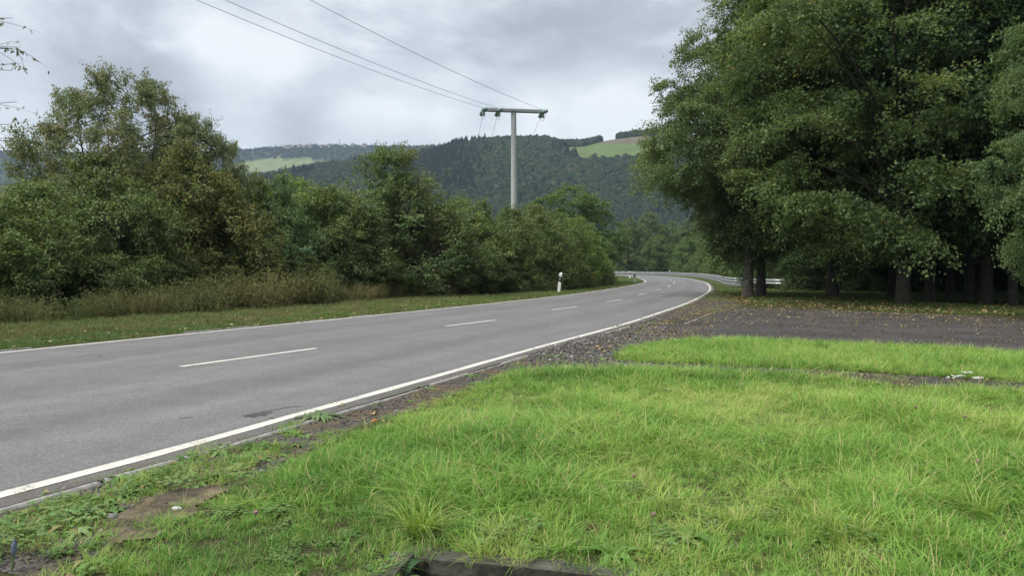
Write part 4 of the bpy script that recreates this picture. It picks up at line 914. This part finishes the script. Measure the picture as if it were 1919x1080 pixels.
scatter('grass', np.stack((X, Y, np.zeros(n)), 1), flatrot(n, g), np.stack((sc, sc, sc), 1), np.clip(.55 + g.normal(0, .15, n), 0, 1), np.where(g.random(n) < .12, 3, g.integers(0, 3, n)), fg)

X, Y, o_ = band(LS2, NL, 2.6, 7.5, 42, g, 4, 34); hq = np.interp(to_px(X, Y)[0], [a for a, _ in HB], [b for _, b in HB]); k = to_px(X, Y)[1] > hq - 3; X, Y, o_ = X[k], Y[k], o_[k]; n = len(X)
idx = np.where(g.random(n) < .62 + .5 * (vnoise(X, Y, .5, 2) - .5), 3, g.integers(0, 3, n)); sc = g.uniform(.5, 1.2, n)
scatter('dry_grass', np.stack((X, Y, np.zeros(n)), 1), flatrot(n, g), np.stack((sc, sc, sc), 1), np.clip(.42 + g.normal(0, .18, n), 0, 1), idx, fg)
# tall dry weeds at the foot of the hedge
def herb(nm, seed, n_st_, rad_, h, lf, mat):
    gg = np.random.default_rng(seed); P, A, NN = [], [], []
    for _ in range(n_st_):
        a = gg.random() * 6.283; r = rad_ * math.sqrt(gg.random()); b = np.array((r * math.cos(a), r * math.sin(a), 0)); hh = h * gg.uniform(.45, 1.1); ln = np.array((math.cos(a), math.sin(a), 0)) * gg.uniform(.05, .45) * hh
        for q in gg.random(16) ** .7:
            P.append(b + ln * q * q + np.array((0, 0, hh * q)) + gg.normal(0, .035, 3)); A.append(np.array((math.cos(a), math.sin(a), .3)) * .5 + gg.normal(0, .8, 3)); NN.append(gg.normal(0, .7, 3) + np.array((0, 0, .6)))
    L_ = gg.uniform(.035, .085, len(P)); V, Fc = leaf_quads(np.array(P), np.array(A), np.array(NN), L_, L_ * .4); V[:, 2] = np.maximum(V[:, 2], .0); return mesh_np(nm, V, Fc, mat)
wd_ = [blades_mesh('weed_clump', 180 + k, 26, .40, .25, .85, .012, 1.1, M['straw'], 4) for k in range(2)] + [herb('weed_clump', 184 + k, 46, .45, .85, .06, M['straw']) for k in range(3)]
hx = np.array([gp(p, hb(p)) for p in np.linspace(-420, 1163, 160)]); hx = spline(hx[::4], .3); TH, NH = normals(hx)
X, Y, o_ = band(hx, -NH, -1.2, 1.5, 8, g, 5, 60, .8); n = len(X); px, py = to_px(X, Y)
wgt = np.interp(px, [-300, 0, 150, 350, 480, 600, 640, 700, 740, 900, 1060, 1100, 1170], [.9, .9, .8, 1, 1, .9, .3, .6, .2, .12, .35, .1, .3])
k = g.random(n) < wgt; X, Y, px = X[k], Y[k], px[k]; n = len(X); sc = g.uniform(.5, 1.1, n) * np.interp(px, [-300, 300, 450, 560, 640, 1100], [.75, .85, 1.5, 1.5, .9, .75])
scatter('dry_weeds', np.stack((X, Y, np.zeros(n)), 1), flatrot(n, g, .1), np.stack((sc, sc, sc), 1), np.clip(.28 + 1.1 * (vnoise(X, Y, .5, 2) - .5) + g.normal(0, .16, n), 0, 1), np.where(g.random(n) < .22, g.integers(0, 2, n), g.integers(2, 5, n)), wd_)

# ------------------------------------------------------------------ loose leaves, stones
def litter(name, X, Y, z, size, mat):
    n = len(X); a = g.random(n) * 6.283; P = np.stack((X, Y, z + g.uniform(.004, .02, n)), 1)
    V, Fc = leaf_quads(P, np.stack((np.cos(a), np.sin(a), g.normal(.05, .25, n)), 1), np.stack((g.normal(0, .35, n), g.normal(0, .35, n), np.ones(n)), 1), size, size * .75, .22)
    o = obj(name, mesh_np(name, V, Fc, mat)); o['kind'] = 'stuff'; return o
M['litter'] = leaf_mat('fallen_leaf', [(0, (.11, .07, .04)), (.35, (.19, .13, .065)), (.7, (.29, .22, .10)), (.9, (.36, .28, .11)), (1, (.38, .33, .19))], .1)
P = np.array(LOT); X = P[:, 0].min() + g.random(60000) * np.ptp(P[:, 0]); Y = P[:, 1].min() + g.random(60000) * np.ptp(P[:, 1]); k = inpoly(X, Y, LOT); X, Y = X[k], Y[k]; px, py = to_px(X, Y)
back = np.interp(px, [1085, 1330, 1400, 1600, 1919, 2600], [640, 583, 577, 584, 597, 640]); pr = .05 + .75 * np.exp(-(py - back) / 8) + .22 * np.exp(-(py - back) / 30) + .35 * (px < 1340) * (vnoise(X, Y, .8, 2) > .45)
k = g.random(len(X)) < pr * .42 * np.clip(14 / Y, .4, .8); X, Y = X[k], Y[k]
litter('fallen_leaves', X, Y, .010, g.uniform(.03, .075, len(X)), M['litter'])
X, Y = wood_sample(60); px, py = to_px(X, Y); k = g.random(len(X)) < .04 + .8 * np.exp(-(np.interp(px, [1330, 1400, 1600, 1919], [583, 577, 584, 597]) - py) / 9) + .5 * (px < 1400) * (py > 552); X, Y = X[k], Y[k]
litter('fallen_leaves', X, Y, .03, g.uniform(.06, .12, len(X)), M['litter'])
X, Y = sample(GRAVEL, 60, g); px, py = to_px(X, Y); k = g.random(len(X)) < np.interp(px, [0, 500, 900, 1100, 1180, 1400], [.10, .08, .06, .16, .45, .55]); X, Y = X[k], Y[k]
litter('fallen_leaves', X, Y, .008, g.uniform(.03, .065, len(X)), M['litter'])
X, Y, o_ = band(LS2, NL, .28, 2.6, 6, g, 6, 60, 1.6); litter('fallen_leaves', X, Y, .03, g.uniform(.05, .10, len(X)), M['litter'])
X, Y = sample(PATH, 60, g); X, Y = X[::2], Y[::2]; litter('fallen_leaves', X, Y, .014, g.uniform(.03, .07, len(X)), M['litter'])
q = g.random((60, 2)); PX = pc + (q[:, :1] - .5) * PW * e1 + (q[:, 1:] - .5) * PD * e2; litter('fallen_leaves', PX[:, 0], PX[:, 1], -.205, g.uniform(.04, .09, 60), M['litter'])
# gravel stones
X, Y = sample(GRAVEL, 900, g, 9); k = ~inpoly(X, Y, WEEDS) | (g.random(len(X)) < .3); X, Y = X[k], Y[k]; px, py = to_px(X, Y)
k = g.random(len(X)) < .35 + .65 * S((px - 950) / 150) * (px < 1250); X, Y = X[k][:14000], Y[k][:14000]; n = len(X)
oct_ = np.array(((1, 0, 0), (-1, 0, 0), (0, 1, 0), (0, -1, 0), (0, 0, .8), (0, 0, -.4)), float); of = np.array(((0, 2, 4), (2, 1, 4), (1, 3, 4), (3, 0, 4), (2, 0, 5), (1, 2, 5), (3, 1, 5), (0, 3, 5)))
sz = g.uniform(.004, .014, n) * np.where(g.random(n) < .06, 2.0, 1) * (1 + .7 * S((px[k][:14000] - 930) / 100) * S((1280 - px[k][:14000]) / 60)); a = g.random(n) * 6.28
V = oct_[None] * (1 + g.normal(0, .25, (n, 6, 3))) * sz[:, None, None]; c_, s2 = np.cos(a)[:, None], np.sin(a)[:, None]; V = np.stack((V[..., 0] * c_ - V[..., 1] * s2, V[..., 0] * s2 + V[..., 1] * c_, V[..., 2]), -1)
V += np.stack((X, Y, np.full(n, .006)), 1)[:, None]; Fs = (of[None] + (np.arange(n) * 6)[:, None, None]).reshape(-1, 3)
m, t, o = newmat('gravel_stone'); gg = N(t, 'ShaderNodeNewGeometry'); principled(t, o, RAMP(t, gg.outputs['Random Per Island'], [(0, (.045, .042, .039)), (.6, (.10, .094, .086)), (.92, (.19, .18, .165)), (1, (.33, .32, .30))]), .9, .2); M['gst'] = m
o = obj('gravel', mesh_np('gravel', V.reshape(-1, 3), Fs, m)); o['kind'] = 'stuff'

# small things one can point at
def one(name, me, px, py, label, cat, sc=1, rz=0, z=0, group=None):
    o = obj(name, me); x, y = gp(px, py); o.location = (x, y, z); o.scale = (sc, sc, sc); o.rotation_euler = (0, 0, rz); tag(o, label, cat, group); return o
def plain_leaf(name, stops): return leaf_mat(name, stops, .3)
M['w_pale'] = plain_leaf('weed_pale', [(0, (.13, .21, .08)), (1, (.20, .28, .12))]); M['w_dark'] = plain_leaf('dock_dark', [(0, (.04, .095, .035)), (1, (.075, .14, .05))])
M['w_lime'] = plain_leaf('tuft_lime', [(0, (.20, .33, .05)), (.7, (.30, .42, .09)), (1, (.42, .45, .2))]); M['w_green'] = plain_leaf('weed_green', [(0, (.10, .20, .04)), (1, (.17, .29, .07))])
one('weed_plant', rosette('weed_plant', 1, 22, .26, .12, .05, M['w_pale'], 1, 6, .4), 597, 786, 'pale green weed rosette growing over the white edge line', 'weed', 1.0)
one('weed_plant', rosette('weed_plant', 2, 14, .22, .05, .035, M['w_green'], 0, 4), 880, 706, 'flat green weed beside the edging stones, mid verge', 'weed', .9)
one('weed_plant', rosette('weed_plant', 3, 16, .30, .05, .035, M['w_green'], 0, 4), 1040, 668, 'spreading green weed at the road edge before the gravel heap', 'weed')
one('weed_plant', rosette('weed_plant', 4, 15, .17, .08, .04, M['w_pale'], 1, 6), 262, 905, 'grey-green lobed weed in the middle of the weedy verge', 'weed')
one('weed_plant', rosette('weed_plant', 5, 15, .15, .07, .035, M['w_pale'], 1, 6), 160, 962, 'bright serrated weed near the bare soil', 'weed')
one('weed_plant', rosette('weed_plant', 6, 15, .17, .09, .035, M['w_green'], 0, 5), 478, 842, 'leafy weed at the end of the green verge patch', 'weed')
one('weed_plant', rosette('weed_plant', 7, 12, .2, .09, .05, M['w_green'], 1, 6), 1150, 1042, 'broad jagged dandelion leaves beside the pit edge', 'weed')
one('weed_plant', rosette('weed_plant', 8, 12, .2, .11, .06, M['w_green'], 0, 5), 1285, 1015, 'broad leaved weed among the front grass', 'weed')
o = one('dock_plant', rosette('dock_plant', 9, 11, .26, .20, .05, M['w_dark'], 0, 6, .2), 738, 1076, 'dark strap-leaved plant growing out of the pit corner', 'plant', .9, 0, -.08)
one('dock_plant', rosette('dock_plant', 10, 5, .22, .18, .055, M['w_dark'], 0, 6, .3), 910, 1092, 'few broad dark leaves sprouting from the pit wall', 'plant', .8, .4, -.12)
one('grass_tussock', blades_mesh('grass_tussock', 191, 130, .07, .20, .36, .0065, 1.25, M['w_lime'], 5), 785, 1005, 'bright lime tussock of long arching blades above the pit', 'grass tussock', .92)
ft = blades_mesh('grass_tussock', 192, 90, .09, .14, .30, .008, .8, M['w_green'], 4)
one('grass_tussock', ft, 1540, 660, 'dark tufted clump standing on the second grass strip', 'grass tussock', 1.1)
one('grass_tussock', blades_mesh('grass_tussock', 193, 70, .07, .2, .34, .007, 1.2, M['w_lime'], 5), 1835, 975, 'lime tuft of long bent blades in the front grass', 'grass tussock', .9)
# flowers
M['clov'] = simple('clover_pink', (.20, .12, .11), (.30, .19, .18), 40, .8, .2); M['yarrow'] = simple('yarrow_white', (.38, .40, .33), (.60, .60, .54), 60, .8, .2); M['stalk'] = simple('stalk', (.09, .15, .05), (.15, .22, .08), 20, .8, .2); M['rust'] = simple('rust_leaf', (.30, .12, .05), (.42, .2, .08), 20, .8, .2); M['bluish'] = simple('bluish_head', (.12, .14, .2), (.2, .22, .3), 30, .8, .2)
def flower(px, py, h, label, hm, hr, group):
    x, y = gp(px, py); r = empty('flower', (x, y, 0)); tag(r, label, 'flower', group)
    t_ = Tubes(); q = np.linspace(0, 1, 5); t_.add(np.stack((q * .02, q * 0, q * h), 1), np.linspace(.003, .002, 5), 4); obj('stem', t_.mesh('stem', M['stalk']), r)
    bm = bmesh.new(); bmesh.ops.create_icosphere(bm, subdivisions=2, radius=hr); gg = random.Random(int(px))
    for v in bm.verts: v.co *= gg.uniform(.8, 1.15)
    bmesh.ops.translate(bm, vec=(.02, 0, h), verts=bm.verts[:]); bm_obj('head', bm, hm, r)
for px, py, lb in ((1803, 812, 'pink clover head high in the front grass near the path'), (1826, 905, 'dull purple clover head midway down the front grass'), (1711, 792, 'faded peach clover head below the path strip'), (905, 815, 'pale pink clover head, one of two in the middle grass'), (960, 815, 'pinkish clover head, second of two in the middle grass'), (1182, 935, 'rosy clover head in the middle of the front grass'), (1217, 1015, 'brownish clover head low in the front grass'), (472, 1012, 'dusty rose clover head above the clover patch')):
    flower(px, py, .13, lb, M['clov'], .012, 'clover heads in the grass')
for k, (px, py) in enumerate(((1782, 722), (1800, 724), (1812, 722), (1835, 722), (1826, 728), (1790, 730))):
    x, y = gp(px, py); r = empty('yarrow', (x, y, 0)); tag(r, 'flat white flower umbel of the little cluster beside the path strip', 'flower', 'white umbels by the path')
    h = .08 + .03 * (k % 3); t_ = Tubes(); q = np.linspace(0, 1, 4); t_.add(np.stack((q * 0, q * 0, q * h), 1), np.full(4, .003), 4); obj('stem', t_.mesh('stem', M['stalk']), r)
    bm = bmesh.new(); gg = random.Random(k)
    for _ in range(12):
        a = gg.random() * 6.28; rr_ = .05 * math.sqrt(gg.random()); bmesh.ops.create_icosphere(bm, subdivisions=1, radius=.010, matrix=Matrix.Translation((rr_ * math.cos(a), rr_ * math.sin(a), h + gg.uniform(-.006, .006))))
    bm_obj('umbel', bm, M['yarrow'], r)
x, y = gp(22, 1075); r = empty('flower', (x, y, 0)); tag(r, 'bluish grey seed spike in the lower corner by the verge', 'flower')
t_ = Tubes(); q = np.linspace(0, 1, 5); t_.add(np.stack((q * .01, q * 0, q * .09), 1), np.full(5, .004), 5); obj('stem', t_.mesh('stem', M['stalk']), r)
t_ = Tubes(); q = np.linspace(0, 1, 9); t_.add(np.stack((.01 + q * .004, q * 0, .07 + q * .08), 1), .012 * np.sin(np.pi * (q * .9 + .08)) * np.where(np.arange(9) % 2, 1.2, .8), 7); obj('head', t_.mesh('head', M['bluish']), r)
def rock(px, py, r_, label, mat, seed, sq=.55):
    bm = bmesh.new(); bmesh.ops.create_icosphere(bm, subdivisions=2, radius=r_); gg = random.Random(seed); ax = Vector((gg.uniform(.6, 1.3), gg.uniform(.6, 1), sq))
    for v in bm.verts: v.co = Vector((v.co.x * ax.x, v.co.y * ax.y, v.co.z * ax.z)) * gg.uniform(.86, 1.1)
    o = bm_obj('stone', bm, mat); x, y = gp(px, py); o.location = (x, y, r_ * .25); o.rotation_euler = (0, 0, gg.random() * 6); tag(o, label, 'stone')
rock(186, 934, .028, 'small whitish stone among the verge weeds near the road', M['pale'], 1); rock(331, 957, .026, 'flat pale stone lying on the bare soil', M['pale'], 2)
rock(211, 973, .035, 'dark lump of soil at the end of the bare patch', M['stone'], 3); rock(490, 887, .03, 'dark rounded clod beside the tall grass edge', M['stone'], 4)
rock(428, 834, .03, 'dark stone against the edging near the road', M['stone'], 5); rock(1030, 612, .05, 'dark clod on the gravel by the white line', M['stone'], 6)
rock(743, 775, .04, 'dark clod on the gravel, larger one', M['stone'], 7); rock(702, 792, .035, 'rust brown clod on the gravel near the grass', M['rust'], 8)
A, B = np.array(gp(385, 905)), np.array(gp(505, 872)); c = np.stack((np.linspace(A[0], B[0], 9), np.linspace(A[1], B[1], 9), np.full(9, .016)), 1) + np.random.default_rng(2).normal(0, .008, (9, 3)) * np.array((1, 1, .2))
t_ = Tubes(); t_.add(c, np.linspace(.008, .004, 9), 5); o = obj('twig', t_.mesh('twig', M['bark2'])); tag(o, 'thin fallen twig lying across the verge beside the bare soil', 'twig')

# ------------------------------------------------------------------ far woods, village
def crown_mesh(seed, conifer=False):
    bm = bmesh.new(); gg = np.random.default_rng(seed)
    if conifer:
        bmesh.ops.create_cone(bm, segments=9, radius1=.42, radius2=.02, depth=2.0, cap_ends=False); bmesh.ops.subdivide_edges(bm, edges=bm.edges[:], cuts=3, use_grid_fill=True)
        for v in bm.verts: s_ = 1 + gg.normal(0, .22); v.co.x *= s_; v.co.y *= s_; v.co.z += 1.0 + gg.normal(0, .04)
    else:
        bmesh.ops.create_icosphere(bm, subdivisions=3, radius=.5)
        for v in bm.verts:
            nz = vnoise([v.co.x * 3.2 + seed * 9], [v.co.y * 3.2 + v.co.z * 5.3], 1.5, 2)[0]; v.co *= .62 + .75 * nz + gg.normal(0, .05); v.co.z = v.co.z * 1.15 + .45
    me = bpy.data.meshes.new('wood_crown'); bm.to_mesh(me); bm.free(); return me
m, t, o = newmat('hill_wood'); a = N(t, 'ShaderNodeAttribute'); a.attribute_type = 'INSTANCER'; a.attribute_name = 'tint'
nz = NOISE(t, objco(t), 5, 3, .7); col = RAMP(t, a.outputs['Fac'], [(0, (.018, .030, .020)), (.5, (.028, .045, .024)), (.85, (.045, .064, .028)), (1, (.075, .066, .038))])
principled(t, o, MIX(t, .6, col, RAMP(t, nz, [(.3, (.55, .55, .55)), (.7, (1.4, 1.4, 1.3))]), 'MULTIPLY'), .95, .1, nz, 1.0, .3); M['hillwood'] = m
cm = [crown_mesh(k) for k in range(4)] + [crown_mesh(9 + k, True) for k in range(2)]
for q in cm: q.materials.append(m)
def wood(nm, n, px0, px1, r0, r1, s0, s1, con):
    a0, a1 = math.atan((px0 - 959.5) / F), math.atan((px1 - 959.5) / F); az = a0 + g.random(n) * (a1 - a0); r = np.sqrt(r0 ** 2 + g.random(n) * (r1 ** 2 - r0 ** 2))
    X, Y = r * np.sin(az), r * np.cos(az); Z = height(X, Y); zz = hill_zone(X, Y, Z); k = zz == 0; X, Y, Z = X[k], Y[k], Z[k]; n = len(X); px, py = to_px(X, Y, Z)
    sc = g.uniform(s0, s1, n); cf = (g.random(n) < con(px, X, Y)); idx = np.where(cf, 4 + g.integers(0, 2, n), g.integers(0, 4, n)); tint = np.clip(.45 + .7 * (vnoise(X, Y, 1 / 60., 2) - .5) + g.normal(0, .16, n) - .3 * cf, 0, 1)
    scatter(nm, np.stack((X, Y, Z - sc * .15), 1), flatrot(n, g, .05), np.stack((sc, sc, sc * np.where(cf, 1.0, g.uniform(.9, 1.3, n))), 1), tint, idx, cm)
wood('wood', 24000, 330, 1480, 560, 1125, 5.5, 9, lambda px, X, Y: .7 * S((px - 640) / 120) * S((930 - px) / 120) * S((Y - 700) / 100) + .4 * (vnoise(X, Y, 1 / 90., 2) > .68) * (Y < 930))
wood('wood', 7000, -120, 1000, 1500, 2310, 5, 9, lambda px, X, Y: np.full(len(X), .04))
wood('wood', 500, 1040, 1180, 1095, 1125, 3.5, 6, lambda px, X, Y: np.full(len(X), .0))
rr = random.Random(4)
bm = bmesh.new(); box(bm, (0, 0, 2.5), (11, 8, 7)); mh = bpy.data.meshes.new('walls'); bm.to_mesh(mh); bm.free(); mh.materials.append(M['wall'])
bm = bmesh.new(); vs = [bm.verts.new(c) for c in ((-5.9, -4.5, 5.8), (5.9, -4.5, 5.8), (5.9, 4.5, 5.8), (-5.9, 4.5, 5.8), (-5.9, 0, 10), (5.9, 0, 10))]
for f in ((0, 1, 5, 4), (2, 3, 4, 5), (0, 4, 3), (1, 2, 5), (3, 2, 1, 0)): bm.faces.new([vs[i] for i in f])
mr = bpy.data.meshes.new('roof'); bm.to_mesh(mr); bm.free(); mr.materials.append(M['roofing'])
for k in range(34):
    px = rr.uniform(535, 700); rad_ = rr.uniform(2170, 2300); az = math.atan((px - 959.5) / F); x, y = rad_ * math.sin(az), rad_ * math.cos(az); z = float(height(x, y))
    h = empty('house', (x, y, z + 4.0), rr.uniform(-.6, .6)); s_ = rr.uniform(.55, 1.0); h.scale = (s_, s_, s_ * .9); tag(h, 'tiny pale house of the village on the hazy far ridge', 'house', 'houses of the far village'); obj('walls', mh, h); obj('roof', mr, h)
az = math.atan((638 - 959.5) / F); x, y = 2285 * math.sin(az), 2285 * math.cos(az); t_ = Tubes(); t_.add(np.array([(0, 0, -2), (0, 0, 10), (0, 0, 26)]), (1.6, 1.3, .5), 6); o = obj('mast', t_.mesh('mast', M['arm'])); o.location = (x, y, float(height(x, y)) + 4); tag(o, 'slim mast standing over the village on the far ridge', 'mast')

# ------------------------------------------------------------------ haze
HAZE = .00016
bm = bmesh.new(); top = float(V[:, :, 2].max()) if V.ndim == 3 else 400
zmin = float(GZ.min()) - 1.0; zmax = float(GZ.max()) + 45
box(bm, (0, 0, (zmin + zmax) / 2), (6080, 6080, zmax - zmin))
m, t, o = newmat('haze'); pv = N(t, 'ShaderNodeVolumePrincipled'); pv.inputs['Density'].default_value = HAZE; pv.inputs['Color'].default_value = (.60, .78, 1.0, 1); pv.inputs['Anisotropy'].default_value = .1; L(t, pv.outputs[0], o.inputs['Volume'])
hz = bm_obj('haze', bm, m); hz['kind'] = 'stuff'
